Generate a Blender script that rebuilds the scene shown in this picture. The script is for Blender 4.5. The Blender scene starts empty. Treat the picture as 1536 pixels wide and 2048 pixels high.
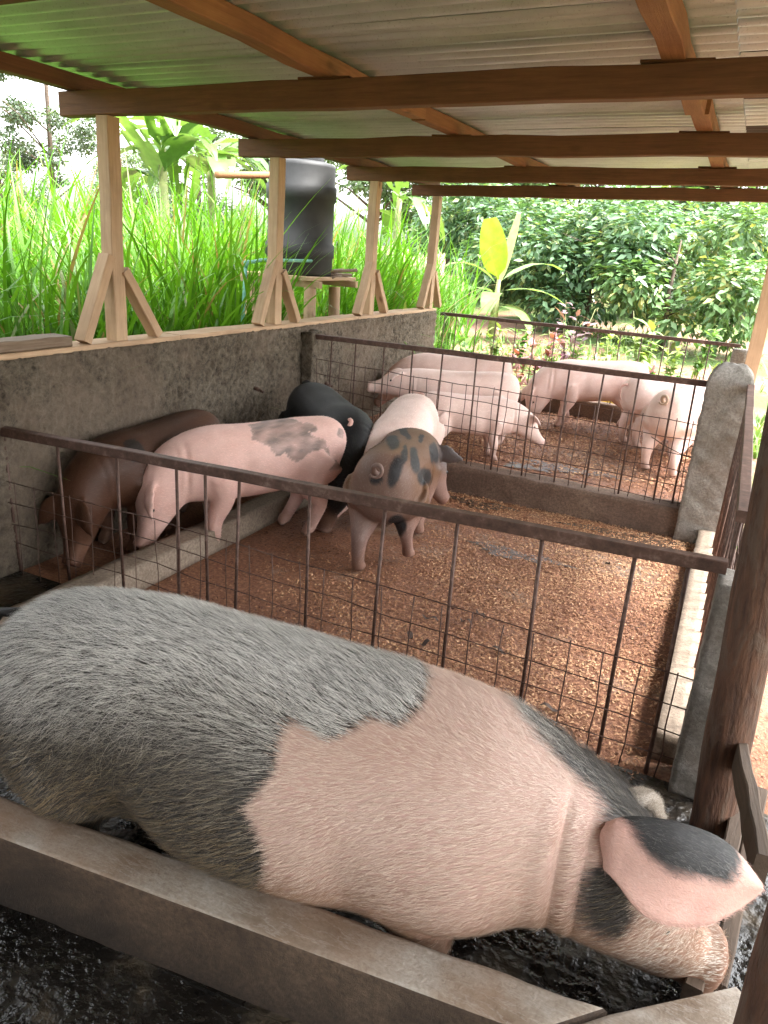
import bpy, bmesh, math, random
import numpy as np
from mathutils import Vector, Matrix

random.seed(7); rng = np.random.default_rng(7)
SC = bpy.context.scene
COL = SC.collection
R = math.radians

# ------------------------------------------------------------------ camera
FPX, CX, CY, H = 1500.0, 768.0, 1024.0, 1.65
ROLL, PITCH, YAW = R(4.33), math.atan(531 / FPX), R(24)
FW = Vector((-math.sin(YAW) * math.cos(PITCH), math.cos(YAW) * math.cos(PITCH), -math.sin(PITCH)))
r0 = Vector((math.cos(YAW), math.sin(YAW), 0)); u0 = r0.cross(FW)
CR = r0 * math.cos(ROLL) + u0 * math.sin(ROLL)
CU = -r0 * math.sin(ROLL) + u0 * math.cos(ROLL)
CAMP = Vector((0, 0, H))
cam = bpy.data.cameras.new('camera'); camo = bpy.data.objects.new('camera', cam); COL.objects.link(camo)
camo.matrix_world = Matrix(((CR.x, CU.x, -FW.x, 0), (CR.y, CU.y, -FW.y, 0), (CR.z, CU.z, -FW.z, H), (0, 0, 0, 1)))
cam.sensor_fit = 'VERTICAL'; cam.sensor_height = 36; cam.lens = 36 * FPX / 2048
cam.clip_start = 0.03; cam.clip_end = 3000
SC.camera = camo

# ------------------------------------------------------------------ sky, sun, exposure
SUN = Vector((0.42, 0.10, 0.88)).normalized()          # towards the sun
w = bpy.data.worlds.new('World'); SC.world = w; w.use_nodes = True
nt = w.node_tree; nt.nodes.clear()
sky = nt.nodes.new('ShaderNodeTexSky'); sky.sky_type = 'NISHITA'; sky.sun_disc = False
sky.sun_elevation = math.asin(SUN.z); sky.sun_rotation = math.atan2(SUN.x, SUN.y)
sky.dust_density = 4; sky.air_density = 1.2; sky.ozone_density = 1
hs = nt.nodes.new('ShaderNodeHueSaturation'); hs.inputs['Saturation'].default_value = 0.12
bg = nt.nodes.new('ShaderNodeBackground'); bg.inputs[1].default_value = 0.15
wo = nt.nodes.new('ShaderNodeOutputWorld')
nt.links.new(sky.outputs[0], hs.inputs['Color']); nt.links.new(hs.outputs[0], bg.inputs[0]); nt.links.new(bg.outputs[0], wo.inputs[0])
sl = bpy.data.lights.new('sun', 'SUN'); sl.energy = 1.7; sl.angle = R(24); sl.color = (1, 0.96, 0.9)
slo = bpy.data.objects.new('sun', sl); COL.objects.link(slo)
slo.rotation_euler = SUN.to_track_quat('Z', 'Y').to_euler(); slo.location = (0, 0, 20)
vs = SC.view_settings
vs.view_transform = 'Standard'; vs.look = 'None'; vs.gamma = 1; vs.use_curve_mapping = False
vs.exposure = 3.2
SC.cycles.use_denoising = True
SC.cycles.max_bounces = 8; SC.cycles.diffuse_bounces = 5; SC.cycles.glossy_bounces = 3
SC.cycles.transmission_bounces = 4; SC.cycles.transparent_max_bounces = 4
SC.cycles.caustics_reflective = False; SC.cycles.caustics_refractive = False

# ------------------------------------------------------------------ pixels to places (photo pixels, 1536 x 2048)
def ray(x, y): return FW + CR * ((x - CX) / FPX) - CU * ((y - CY) / FPX)
def onz(x, y, z=0.0): d = ray(x, y); return CAMP + d * ((z - H) / d.z)
def onx(x, y, X): d = ray(x, y); return CAMP + d * (X / d.x)
def ony(x, y, Y): d = ray(x, y); return CAMP + d * (Y / d.y)
def projpx(P):
    d = P - np.array(CAMP); z = d @ np.array(FW)
    return CX + FPX * (d @ np.array(CR)) / z, CY - FPX * (d @ np.array(CU)) / z

# ------------------------------------------------------------------ objects
WM = {}
def link(o, parent=None, mat=None):
    """mat is the wanted world matrix"""
    m = mat or Matrix.Identity(4)
    COL.objects.link(o)
    if parent is not None:
        o.parent = parent
        o.matrix_parent_inverse = Matrix.Identity(4)
        o.matrix_basis = WM[parent.name].inverted() @ m
    else:
        o.matrix_basis = m
    WM[o.name] = m
    return o
def tag(o, label=None, cat=None, group=None, kind=None):
    if label: o['label'] = label
    if cat: o['category'] = cat
    if group: o['group'] = group
    if kind: o['kind'] = kind
    return o
def empty(name, loc, label, cat, group=None, rz=0.0):
    o = bpy.data.objects.new(name, None); o.empty_display_size = 0.1
    link(o, None, Matrix.Translation(Vector(loc)) @ Matrix.Rotation(rz, 4, 'Z'))
    return tag(o, label, cat, group)
def mesh(name, V, F, smooth=False, col=None):
    me = bpy.data.meshes.new(name)
    me.from_pydata([tuple(map(float, v)) for v in V], [], [tuple(map(int, f)) for f in F])
    if smooth: me.polygons.foreach_set('use_smooth', [True] * len(me.polygons))
    if col is not None: setcol(me, col)
    me.update()
    return me
def fastmesh(name, V, F, smooth=False, col=None):
    """V (n,3) array, F (m,k) array with constant k"""
    me = bpy.data.meshes.new(name)
    V = np.asarray(V, np.float32); F = np.asarray(F, np.int32); m, k = F.shape
    me.vertices.add(len(V)); me.vertices.foreach_set('co', V.ravel())
    me.loops.add(m * k); me.loops.foreach_set('vertex_index', F.ravel())
    me.polygons.add(m); me.polygons.foreach_set('loop_start', np.arange(0, m * k, k, dtype=np.int32))
    if smooth: me.polygons.foreach_set('use_smooth', np.ones(m, bool))
    me.update(calc_edges=True)
    if col is not None: setcol(me, col)
    return me
def setcol(me, col):
    a = me.color_attributes.new('Col', 'FLOAT_COLOR', 'POINT')
    c = np.ones((len(me.vertices), 4), np.float32); c[:, :3] = col
    a.data.foreach_set('color', c.ravel())
def obj(name, me, mat, parent=None, M=None):
    o = bpy.data.objects.new(name, me)
    if mat is not None and not me.materials: me.materials.append(mat)
    return link(o, parent, M)

def frame(p0, p1, up=(0, 0, 1)):
    p0, p1 = Vector(p0), Vector(p1); z = (p1 - p0).normalized(); up = Vector(up)
    if abs(z.dot(up)) > 0.98: up = Vector((0, 1, 0))
    x = up.cross(z).normalized(); y = z.cross(x)
    return Matrix(((x.x, y.x, z.x, p0.x), (x.y, y.y, z.y, p0.y), (x.z, y.z, z.z, p0.z), (0, 0, 0, 1)))
def timber_mesh(name, L, wx, wy, seg=7, ch=0.004, wob=0.0025):
    """sawn timber along local Z, chamfered, slightly uneven; wx across, wy up"""
    a, b = wx / 2, wy / 2
    prof = [(-a + ch, -b), (a - ch, -b), (a, -b + ch), (a, b - ch), (a - ch, b), (-a + ch, b), (-a, b - ch), (-a, -b + ch)]
    V, F = [], []
    for i in range(seg + 1):
        t = i / seg; dx, dy = random.uniform(-wob, wob), random.uniform(-wob, wob); s = 1 + random.uniform(-wob, wob) * 6
        for (x, y) in prof: V.append((x * s + dx, y * s + dy, t * L))
    n = 8
    for i in range(seg):
        for j in range(n):
            F.append((i * n + j, i * n + (j + 1) % n, (i + 1) * n + (j + 1) % n, (i + 1) * n + j))
    F.append(tuple(range(n - 1, -1, -1))); F.append(tuple(seg * n + j for j in range(n)))
    return mesh(name, V, F)
def timber(name, p0, p1, wx, wy, mat, parent, up=(0, 0, 1), **k):
    L = (Vector(p1) - Vector(p0)).length
    return obj(name, timber_mesh(name, L, wx, wy, **k), mat, parent, frame(p0, p1, up))
def tube_geo(pts, rad, n=6, caps=True):
    pts = [Vector(p) for p in pts]; V, F = [], []
    rads = rad if isinstance(rad, (list, tuple)) else [rad] * len(pts)
    up = Vector((0, 0, 1)); px = None
    for i, p in enumerate(pts):
        t = (pts[min(i + 1, len(pts) - 1)] - pts[max(i - 1, 0)]).normalized()
        if px is None:
            ref = up if abs(t.dot(up)) < 0.9 else Vector((0, 1, 0))
            px = ref.cross(t).normalized()
        px = (px - t * px.dot(t)).normalized(); py = t.cross(px)
        for j in range(n):
            a = 2 * math.pi * j / n
            V.append(p + (px * math.cos(a) + py * math.sin(a)) * rads[i])
    for i in range(len(pts) - 1):
        for j in range(n):
            F.append((i * n + j, i * n + (j + 1) % n, (i + 1) * n + (j + 1) % n, (i + 1) * n + j))
    if caps:
        F.append(tuple(range(n - 1, -1, -1))); F.append(tuple((len(pts) - 1) * n + j for j in range(n)))
    return V, F
def tube(name, pts, rad, mat, parent=None, n=6, smooth=True):
    """mesh origin at the first point"""
    p0 = Vector(pts[0]); V, F = tube_geo([Vector(p) - p0 for p in pts], rad, n)
    return obj(name, mesh(name, V, F, smooth), mat, parent, Matrix.Translation(p0))
def sinoise(P, freq, seed, oct=3):
    g = np.random.default_rng(seed); out = np.zeros(len(P)); amp = 1.0; tot = 0
    for o in range(oct):
        for k in range(5):
            d = g.normal(size=3); d /= np.linalg.norm(d)
            out += amp * np.sin((P @ d) * freq * (2 ** o) * g.uniform(0.7, 1.3) + g.uniform(0, 6.28)); tot += amp * 0.7
        amp *= 0.55
    return out / tot * 1.6

# ------------------------------------------------------------------ materials
def new_mat(name):
    m = bpy.data.materials.new(name); m.use_nodes = True; t = m.node_tree
    for n in list(t.nodes): t.nodes.remove(n)
    o = t.nodes.new('ShaderNodeOutputMaterial'); b = t.nodes.new('ShaderNodeBsdfPrincipled')
    t.links.new(b.outputs[0], o.inputs[0])
    return m, t, b, o
class N:
    def __init__(s, t): s.t = t
    def node(s, typ, **kw):
        n = s.t.nodes.new(typ)
        for k, v in kw.items(): setattr(n, k, v)
        return n
    def lk(s, a, b): s.t.links.new(a, b)
    def coord(s, kind='Object', scale=(1, 1, 1)):
        c = s.node('ShaderNodeTexCoord'); m = s.node('ShaderNodeMapping'); m.inputs['Scale'].default_value = scale
        s.lk(c.outputs[kind], m.inputs[0]); return m.outputs[0]
    def noise(s, vec, scale, detail=5, rough=0.55, dist=0.0):
        n = s.node('ShaderNodeTexNoise'); n.inputs['Scale'].default_value = scale; n.inputs['Detail'].default_value = detail
        n.inputs['Roughness'].default_value = rough; n.inputs['Distortion'].default_value = dist
        s.lk(vec, n.inputs['Vector']); return n.outputs['Fac']
    def ramp(s, fac, stops):
        r = s.node('ShaderNodeValToRGB'); e = r.color_ramp.elements
        while len(e) < len(stops): e.new(0.5)
        for i, (p, c) in enumerate(stops):
            e[i].position = p; e[i].color = tuple(c) + (1,) if len(c) == 3 else c
        s.lk(fac, r.inputs[0]); return r.outputs[0]
    def mix(s, fac, a, b, mode='MIX'):
        m = s.node('ShaderNodeMix', data_type='RGBA', blend_type=mode)
        if isinstance(fac, (int, float)): m.inputs[0].default_value = fac
        else: s.lk(fac, m.inputs[0])
        for i, x in ((6, a), (7, b)):
            if isinstance(x, (tuple, list)): m.inputs[i].default_value = tuple(x) + (1,)
            else: s.lk(x, m.inputs[i])
        return m.outputs[2]
    def math(s, op, a, b=None):
        m = s.node('ShaderNodeMath', operation=op)
        for i, x in ((0, a), (1, b)):
            if x is None: continue
            if isinstance(x, (int, float)): m.inputs[i].default_value = x
            else: s.lk(x, m.inputs[i])
        return m.outputs[0]
    def bump(s, h, strength, dist, bsdf):
        b = s.node('ShaderNodeBump'); b.inputs['Strength'].default_value = strength; b.inputs['Distance'].default_value = dist
        s.lk(h, b.inputs['Height']); s.lk(b.outputs[0], bsdf.inputs['Normal'])
    def vcol(s):
        a = s.node('ShaderNodeVertexColor'); a.layer_name = 'Col'; return a.outputs[0]
    def objrand(s):
        o = s.node('ShaderNodeObjectInfo'); return o.outputs['Random']

def wood_mat(name, light, dark, knot=(0.12, 0.05, 0.02), rough=0.75, stain=None):
    m, t, b, o = new_mat(name); n = N(t)
    c = n.node('ShaderNodeTexCoord'); oi = n.node('ShaderNodeObjectInfo')
    off = n.node('ShaderNodeVectorMath', operation='SCALE'); off.inputs[0].default_value = (7, 3, 11); n.lk(oi.outputs['Random'], off.inputs['Scale'])
    ad = n.node('ShaderNodeVectorMath', operation='ADD'); n.lk(c.outputs['Object'], ad.inputs[0]); n.lk(off.outputs[0], ad.inputs[1])
    mp = n.node('ShaderNodeMapping'); mp.inputs['Scale'].default_value = (1, 1, 0.05); n.lk(ad.outputs[0], mp.inputs[0])
    g = n.noise(mp.outputs[0], 75, 8, 0.7, 0.4)
    col = n.ramp(g, [(0.3, dark), (0.7, light)])
    big = n.noise(ad.outputs[0], 3.5, 4, 0.6)
    col = n.mix(n.ramp(big, [(0.35, (0, 0, 0)), (0.75, (0.55,) * 3)]), col, stain or tuple(x * 0.45 for x in dark))
    mk = n.node('ShaderNodeMapping'); mk.inputs['Scale'].default_value = (1, 1, 0.45); n.lk(ad.outputs[0], mk.inputs[0])
    v = n.node('ShaderNodeTexVoronoi'); v.inputs['Scale'].default_value = 7; n.lk(mk.outputs[0], v.inputs['Vector'])
    kf = n.ramp(v.outputs['Distance'], [(0.06, (1, 1, 1)), (0.16, (0, 0, 0))])
    col = n.mix(kf, col, knot)
    col = n.mix(n.ramp(oi.outputs['Random'], [(0, (0.0,) * 3), (1, (0.35,) * 3)]), col, dark)
    n.lk(col, b.inputs['Base Color']); b.inputs['Roughness'].default_value = rough
    n.bump(g, 0.6, 0.006, b)
    return m
M = {}
M['wood'] = wood_mat('sawn_timber', (0.60, 0.43, 0.28), (0.44, 0.28, 0.165))
M['beam'] = wood_mat('brown_beam_timber', (0.23, 0.10, 0.047), (0.115, 0.047, 0.021))
M['purlin'] = wood_mat('purlin_timber', (0.40, 0.19, 0.08), (0.22, 0.09, 0.035), stain=(0.09, 0.028, 0.012))
M['oldwood'] = wood_mat('weathered_timber', (0.27, 0.20, 0.14), (0.14, 0.09, 0.055))
M['palewood'] = wood_mat('pale_dusty_timber', (0.13, 0.086, 0.056), (0.055, 0.034, 0.02))

def concrete_mat(name, base, dark, light, bump=0.6, bdist=0.01, rough=0.9, scale=1.0, stain=None, stain_amt=0.7):
    m, t, b, o = new_mat(name); n = N(t); v = n.coord('Object', (scale,) * 3)
    f1 = n.noise(v, 2.2, 8, 0.68); f2 = n.noise(v, 70, 7, 0.75); f3 = n.noise(v, 220, 3, 0.6)
    c = n.ramp(f1, [(0.3, dark), (0.5, base), (0.72, light)])
    c = n.mix(n.ramp(f2, [(0.30, (0.8,) * 3), (0.62, (0,) * 3)]), c, tuple(x * 0.55 for x in dark))
    if stain:
        f4 = n.noise(v, 1.3, 5, 0.65, 0.8)
        c = n.mix(n.ramp(f4, [(0.45, (0,) * 3), (0.62, (stain_amt,) * 3)]), c, stain)
    n.lk(c, b.inputs['Base Color']); b.inputs['Roughness'].default_value = rough
    hgt = n.math('ADD', n.math('MULTIPLY', f2, 0.8), n.math('MULTIPLY', f3, 0.35))
    n.bump(hgt, bump, bdist, b)
    return m
def wall_mat():
    m, t, b, o = new_mat('roughcast_wall'); n = N(t); v = n.coord('Object')
    f1 = n.noise(v, 1.1, 6, 0.65, 0.4); f2 = n.noise(v, 24, 9, 0.78); f3 = n.noise(v, 3.2, 6, 0.7)
    c = n.ramp(f2, [(0.34, (0.035, 0.026, 0.018)), (0.46, (0.15, 0.12, 0.085)), (0.58, (0.25, 0.205, 0.15)), (0.72, (0.36, 0.30, 0.23))])
    c = n.mix(n.ramp(f3, [(0.42, (0,) * 3), (0.66, (0.7,) * 3)]), c, n.mix(1.0, c, (0.42, 0.36, 0.29), 'MULTIPLY'))
    c = n.mix(n.ramp(f1, [(0.48, (0,) * 3), (0.62, (0.55,) * 3)]), c, (0.27, 0.20, 0.145))
    n.lk(c, b.inputs['Base Color']); b.inputs['Roughness'].default_value = 0.95
    n.bump(f2, 1.0, 0.045, b); return m
M['wall'] = wall_mat()
M['curb'] = concrete_mat('dusty_curb_concrete', (0.29, 0.225, 0.17), (0.18, 0.13, 0.09), (0.36, 0.29, 0.225), 0.5, 0.008)
M['darkcurb'] = concrete_mat('dirty_step_concrete', (0.16, 0.10, 0.07), (0.08, 0.05, 0.035), (0.24, 0.16, 0.11), 0.6, 0.012)
M['post'] = concrete_mat('grey_post_concrete', (0.30, 0.28, 0.25), (0.19, 0.17, 0.14), (0.38, 0.36, 0.33), 0.8, 0.012, stain=(0.17, 0.11, 0.07), stain_amt=0.5)
M['floor'] = concrete_mat('pen_floor_concrete', (0.34, 0.24, 0.18), (0.20, 0.11, 0.07), (0.42, 0.33, 0.27), 0.5, 0.008, stain=(0.17, 0.07, 0.04), stain_amt=0.85)

def litter_mat():
    m, t, b, o = new_mat('shavings_bed'); n = N(t); v = n.coord('Object')
    f1 = n.noise(v, 1.6, 6, 0.62); f2 = n.noise(v, 60, 5, 0.7)
    c = n.ramp(f2, [(0.3, (0.10, 0.04, 0.024)), (0.5, (0.23, 0.10, 0.055)), (0.7, (0.38, 0.19, 0.10))])
    c = n.mix(n.ramp(f1, [(0.55, (0,) * 3), (0.66, (0.9,) * 3)]), c, n.ramp(f2, [(0.3, (0.22, 0.15, 0.11)), (0.7, (0.40, 0.31, 0.24))]))
    n.lk(c, b.inputs['Base Color']); n.bump(f2, 0.9, 0.012, b)
    wet = n.noise(v, 0.9, 4, 0.6)
    n.lk(n.ramp(wet, [(0.5, (0.85,) * 3), (0.62, (0.35,) * 3)]), b.inputs['Roughness'])
    return m
M['litter'] = litter_mat()
def wet_mat():
    m, t, b, o = new_mat('wet_dung_floor'); n = N(t); v = n.coord('Object')
    f1 = n.noise(v, 3.0, 6, 0.6, 0.4); f2 = n.noise(v, 34, 3, 0.5); f3 = n.noise(v, 9, 3, 0.5)
    c = n.ramp(f1, [(0.35, (0.004, 0.004, 0.004)), (0.52, (0.014, 0.012, 0.010)), (0.66, (0.075, 0.055, 0.034))])
    n.lk(c, b.inputs['Base Color'])
    n.lk(n.ramp(f1, [(0.42, (0.06,) * 3), (0.62, (0.55,) * 3)]), b.inputs['Roughness'])
    n.bump(n.math('ADD', n.math('MULTIPLY', f2, 0.8), f3), 0.9, 0.02, b)
    return m
M['wet'] = wet_mat()
def cap_mat():   # low wall by the camera: scratched, dusty, brown dung stains
    m, t, b, o = new_mat('stained_low_wall'); n = N(t); v = n.coord('Object')
    f1 = n.noise(v, 5, 6, 0.62); f2 = n.noise(v, 90, 5, 0.7)
    c = n.ramp(f1, [(0.3, (0.15, 0.10, 0.062)), (0.48, (0.29, 0.24, 0.19)), (0.68, (0.42, 0.38, 0.33))])
    c = n.mix(n.ramp(f2, [(0.30, (0.5,) * 3), (0.6, (0,) * 3)]), c, (0.14, 0.10, 0.07))
    vv = n.coord('Object', (3.0, 14.0, 6.0)); sc_ = n.noise(vv, 4, 6, 0.6, 0.25)
    c = n.mix(n.ramp(sc_, [(0.47, (0,) * 3), (0.5, (0.4,) * 3), (0.53, (0,) * 3)]), c, (0.42, 0.39, 0.35))
    big = n.noise(v, 1.7, 4, 0.6)
    c = n.mix(n.ramp(big, [(0.45, (0,) * 3), (0.65, (0.6,) * 3)]), c, (0.26, 0.15, 0.085))
    n.lk(c, b.inputs['Base Color']); b.inputs['Roughness'].default_value = 0.85
    n.bump(n.math('ADD', f2, f1), 0.5, 0.008, b)
    return m
M['cap'] = cap_mat()
def steel_mat():
    m, t, b, o = new_mat('rusty_steel'); n = N(t); v = n.coord('Object')
    f = n.noise(v, 25, 6, 0.7)
    n.lk(n.ramp(f, [(0.3, (0.05, 0.028, 0.02)), (0.55, (0.11, 0.06, 0.045)), (0.75, (0.22, 0.15, 0.12))]), b.inputs['Base Color'])
    b.inputs['Metallic'].default_value = 0.25; b.inputs['Roughness'].default_value = 0.6
    n.bump(f, 0.4, 0.003, b); return m
M['steel'] = steel_mat()
def flat_mat(name, col, rough=0.6, var=0.25, scale=20, metal=0.0):
    m, t, b, o = new_mat(name); n = N(t); v = n.coord('Object'); f = n.noise(v, scale, 5, 0.6)
    n.lk(n.ramp(f, [(0.3, tuple(x * (1 - var) for x in col)), (0.7, tuple(min(1, x * (1 + var)) for x in col))]), b.inputs['Base Color'])
    b.inputs['Roughness'].default_value = rough; b.inputs['Metallic'].default_value = metal
    n.bump(f, 0.15, 0.003, b); return m
M['tank'] = flat_mat('black_plastic', (0.014, 0.0145, 0.015), 0.62, 0.4, 8)
M['pvc'] = flat_mat('green_pvc', (0.16, 0.42, 0.34), 0.4, 0.1)
M['eye'] = flat_mat('dark_eye', (0.01, 0.008, 0.006), 0.15, 0.1)
M['sack'] = flat_mat('yellow_sack', (0.72, 0.50, 0.06), 0.7, 0.3, 12)
M['bark'] = None
def bark_mat():
    m, t, b, o = new_mat('peeling_bark'); n = N(t); v = n.coord('Object', (1, 1, 0.35)); v2 = n.coord('Object', (1, 1, 0.12))
    f = n.noise(v, 14, 6, 0.65, 0.5); g = n.noise(v2, 50, 5, 0.65); e = n.noise(v, 5.5, 5, 0.6, 0.6)
    c = n.ramp(g, [(0.3, (0.035, 0.015, 0.009)), (0.7, (0.13, 0.06, 0.032))])
    c = n.mix(n.ramp(f, [(0.5, (0,) * 3), (0.6, (0.8,) * 3)]), c, (0.10, 0.065, 0.045))
    c = n.mix(n.ramp(e, [(0.60, (0,) * 3), (0.63, (1,) * 3)]), c, n.ramp(g, [(0.3, (0.33, 0.20, 0.09)), (0.7, (0.52, 0.36, 0.18))]))
    n.lk(c, b.inputs['Base Color']); b.inputs['Roughness'].default_value = 0.8
    n.bump(n.math('ADD', f, n.math('MULTIPLY', g, 0.5)), 0.9, 0.02, b); return m
M['bark'] = bark_mat()
def sheet_mat(name, tintc, rough):
    m, t, b, o = new_mat(name); n = N(t); v = n.coord('Object'); f = n.noise(v, 3, 6, 0.65); f2 = n.noise(v, 120, 3, 0.6)
    c = n.ramp(f, [(0.3, tuple(x * 0.75 for x in tintc)), (0.7, tintc)])
    c = n.mix(n.ramp(f2, [(0.60, (0,) * 3), (0.68, (0.5,) * 3)]), c, tuple(x * 0.35 for x in tintc))
    c = n.mix(n.math('MULTIPLY', n.objrand(), 0.25), c, tuple(x * 0.6 for x in tintc))
    n.lk(c, b.inputs['Base Color']); b.inputs['Metallic'].default_value = 0.45; b.inputs['Roughness'].default_value = rough
    n.bump(f2, 0.15, 0.002, b); return m
M['sheet'] = sheet_mat('galvanised_sheet', (0.72, 0.77, 0.78), 0.36)
M['sheet_dark'] = sheet_mat('dark_sheet', (0.10, 0.07, 0.06), 0.7)

def leaf_mat(name, rough=0.45, trans=0.3, tint=(1, 1, 1), spec=0.5):
    m, t, b, o = new_mat(name); n = N(t); c = n.vcol()
    f = n.noise(n.coord('Object'), 12, 4)
    c = n.mix(n.ramp(f, [(0.3, (0.3,) * 3), (0.7, (0,) * 3)]), c, (0.01, 0.03, 0.005))
    n.lk(c, b.inputs['Base Color']); b.inputs['Roughness'].default_value = rough
    b.inputs['Specular IOR Level'].default_value = spec
    tr = n.node('ShaderNodeBsdfTranslucent'); n.lk(n.mix(1.0, c, (1.0, 1.0, 0.45), 'MULTIPLY'), tr.inputs[0])
    ms = n.node('ShaderNodeMixShader'); ms.inputs[0].default_value = trans
    n.lk(b.outputs[0], ms.inputs[1]); n.lk(tr.outputs[0], ms.inputs[2]); n.lk(ms.outputs[0], o.inputs[0])
    return m
M['grass'] = leaf_mat('grass_blade', 0.4, 0.42)
M['leaf'] = leaf_mat('plant_leaf', 0.4, 0.3)
M['coffee'] = leaf_mat('glossy_leaf', 0.34, 0.28)
M['banana'] = leaf_mat('banana_leaf', 0.32, 0.35)
M['stem'] = flat_mat('green_stem', (0.20, 0.22, 0.08), 0.6, 0.4, 10)
M['trunk'] = flat_mat('tree_bark', (0.11, 0.08, 0.06), 0.9, 0.4, 15)
def flake_mat():
    m, t, b, o = new_mat('wood_shaving'); n = N(t); n.lk(n.vcol(), b.inputs['Base Color']); b.inputs['Roughness'].default_value = 0.7
    return m
M['flake'] = flake_mat()
def soil_mat():
    m, t, b, o = new_mat('garden_soil'); n = N(t); v = n.coord('Object'); f = n.noise(v, 0.35, 6, 0.62); g = n.noise(v, 22, 6, 0.7)
    soil = n.ramp(g, [(0.3, (0.10, 0.045, 0.03)), (0.6, (0.25, 0.14, 0.095)), (0.75, (0.36, 0.27, 0.20))])
    grs = n.ramp(g, [(0.3, (0.035, 0.075, 0.015)), (0.7, (0.12, 0.20, 0.04))])
    n.lk(n.mix(n.ramp(f, [(0.47, (0,) * 3), (0.56, (1,) * 3)]), soil, grs), b.inputs['Base Color'])
    b.inputs['Roughness'].default_value = 0.95; n.bump(g, 0.9, 0.03, b); return m
M['soil'] = soil_mat()
def skin_mat(name, rough=0.55, sss=0.06):
    m, t, b, o = new_mat(name); n = N(t); v = n.coord('Object'); c = n.vcol()
    f = n.noise(v, 9, 6, 0.6); g = n.noise(n.coord('Object', (1, 3, 3)), 130, 4, 0.7)
    c2 = n.mix(n.ramp(f, [(0.35, (0.4,) * 3), (0.7, (0,) * 3)]), c, n.mix(1.0, c, (0.72, 0.55, 0.5), 'MULTIPLY'))
    c2 = n.mix(n.ramp(g, [(0.3, (0.25,) * 3), (0.6, (0,) * 3)]), c2, n.mix(1.0, c, (0.6, 0.55, 0.5), 'MULTIPLY'))
    n.lk(c2, b.inputs['Base Color']); b.inputs['Roughness'].default_value = rough
    b.inputs['Subsurface Weight'].default_value = sss; b.inputs['Subsurface Radius'].default_value = (0.02, 0.008, 0.005)
    b.inputs['Subsurface Scale'].default_value = 0.5
    b.inputs['Specular IOR Level'].default_value = 0.3
    n.bump(n.math('ADD', g, n.math('MULTIPLY', f, 0.8)), 0.25, 0.006, b); return m
M['skin'] = skin_mat('pig_skin')
def hair_mat():
    m, t, b, o = new_mat('bristle'); n = N(t); n.lk(n.vcol(), b.inputs['Base Color']); b.inputs['Roughness'].default_value = 0.45
    return m
M['hair'] = hair_mat()
M['hoof'] = flat_mat('hoof', (0.12, 0.08, 0.06), 0.6, 0.3)
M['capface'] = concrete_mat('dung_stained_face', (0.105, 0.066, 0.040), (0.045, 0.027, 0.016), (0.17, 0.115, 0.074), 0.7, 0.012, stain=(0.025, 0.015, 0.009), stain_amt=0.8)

# ================================================================== the setting
def ground_z(x, y):
    z = -0.06 + 0.06 * np.clip(y - 8.6, 0, 15)
    return z + 0.012 * np.clip(-x - 9, 0, 30)
def make_ground():
    a = np.concatenate([np.linspace(-900, -40, 14), np.linspace(-36, 30, 67), np.linspace(40, 900, 14)])
    bY = np.concatenate([np.linspace(-600, -12, 10), np.linspace(-8, 50, 59), np.linspace(60, 1200, 16)])
    X, Y = np.meshgrid(a, bY); Z = ground_z(X, Y)
    nz = sinoise(np.c_[X.ravel(), Y.ravel(), 0 * X.ravel()], 0.9, 3).reshape(X.shape) * 0.05
    out = (Y > 9) | (X < -4.5) | (X > 2.5); Z = Z + np.where(out, nz, 0)
    nx = len(a); idx = np.arange(X.size).reshape(X.shape)
    F = np.c_[idx[:-1, :-1].ravel(), idx[:-1, 1:].ravel(), idx[1:, 1:].ravel(), idx[1:, :-1].ravel()]
    tag(obj('ground', fastmesh('ground', np.c_[X.ravel(), Y.ravel(), Z.ravel()], F, True), M['soil']), kind='structure')
make_ground()

def slab(name, poly, z0, z1, mat, kind='structure', grid=None):
    V = [(x, y, z0) for x, y in poly] + [(x, y, z1) for x, y in poly]; n = len(poly)
    F = [tuple(range(n - 1, -1, -1)), tuple(range(n, 2 * n))] + [(i, (i + 1) % n, n + (i + 1) % n, n + i) for i in range(n)]
    o = obj(name, mesh(name, V, F), mat)
    return tag(o, kind=kind) if kind else o
XW = -3.0                       # inner face of the left wall
slab('aisle_floor', [(-3.0, -4.2), (1.3, -4.2), (1.3, 1.20), (-3.0, 0.845)], -0.12, 0.0, M['wet'])
slab('sow_pen_floor', [(XW, 0.846), (1.6, 1.202), (1.6, 2.36), (XW, 2.36)], -0.12, 0.004, M['wet'])
slab('pen_floor', [(XW, 2.362), (0.9, 2.362), (0.9, 4.98), (XW, 4.98)], -0.12, 0.0, M['litter'])
slab('far_pen_floor', [(XW, 5.10), (0.02, 5.10), (0.02, 7.86), (XW, 7.86)], -0.10, 0.13, M['litter'])

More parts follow.
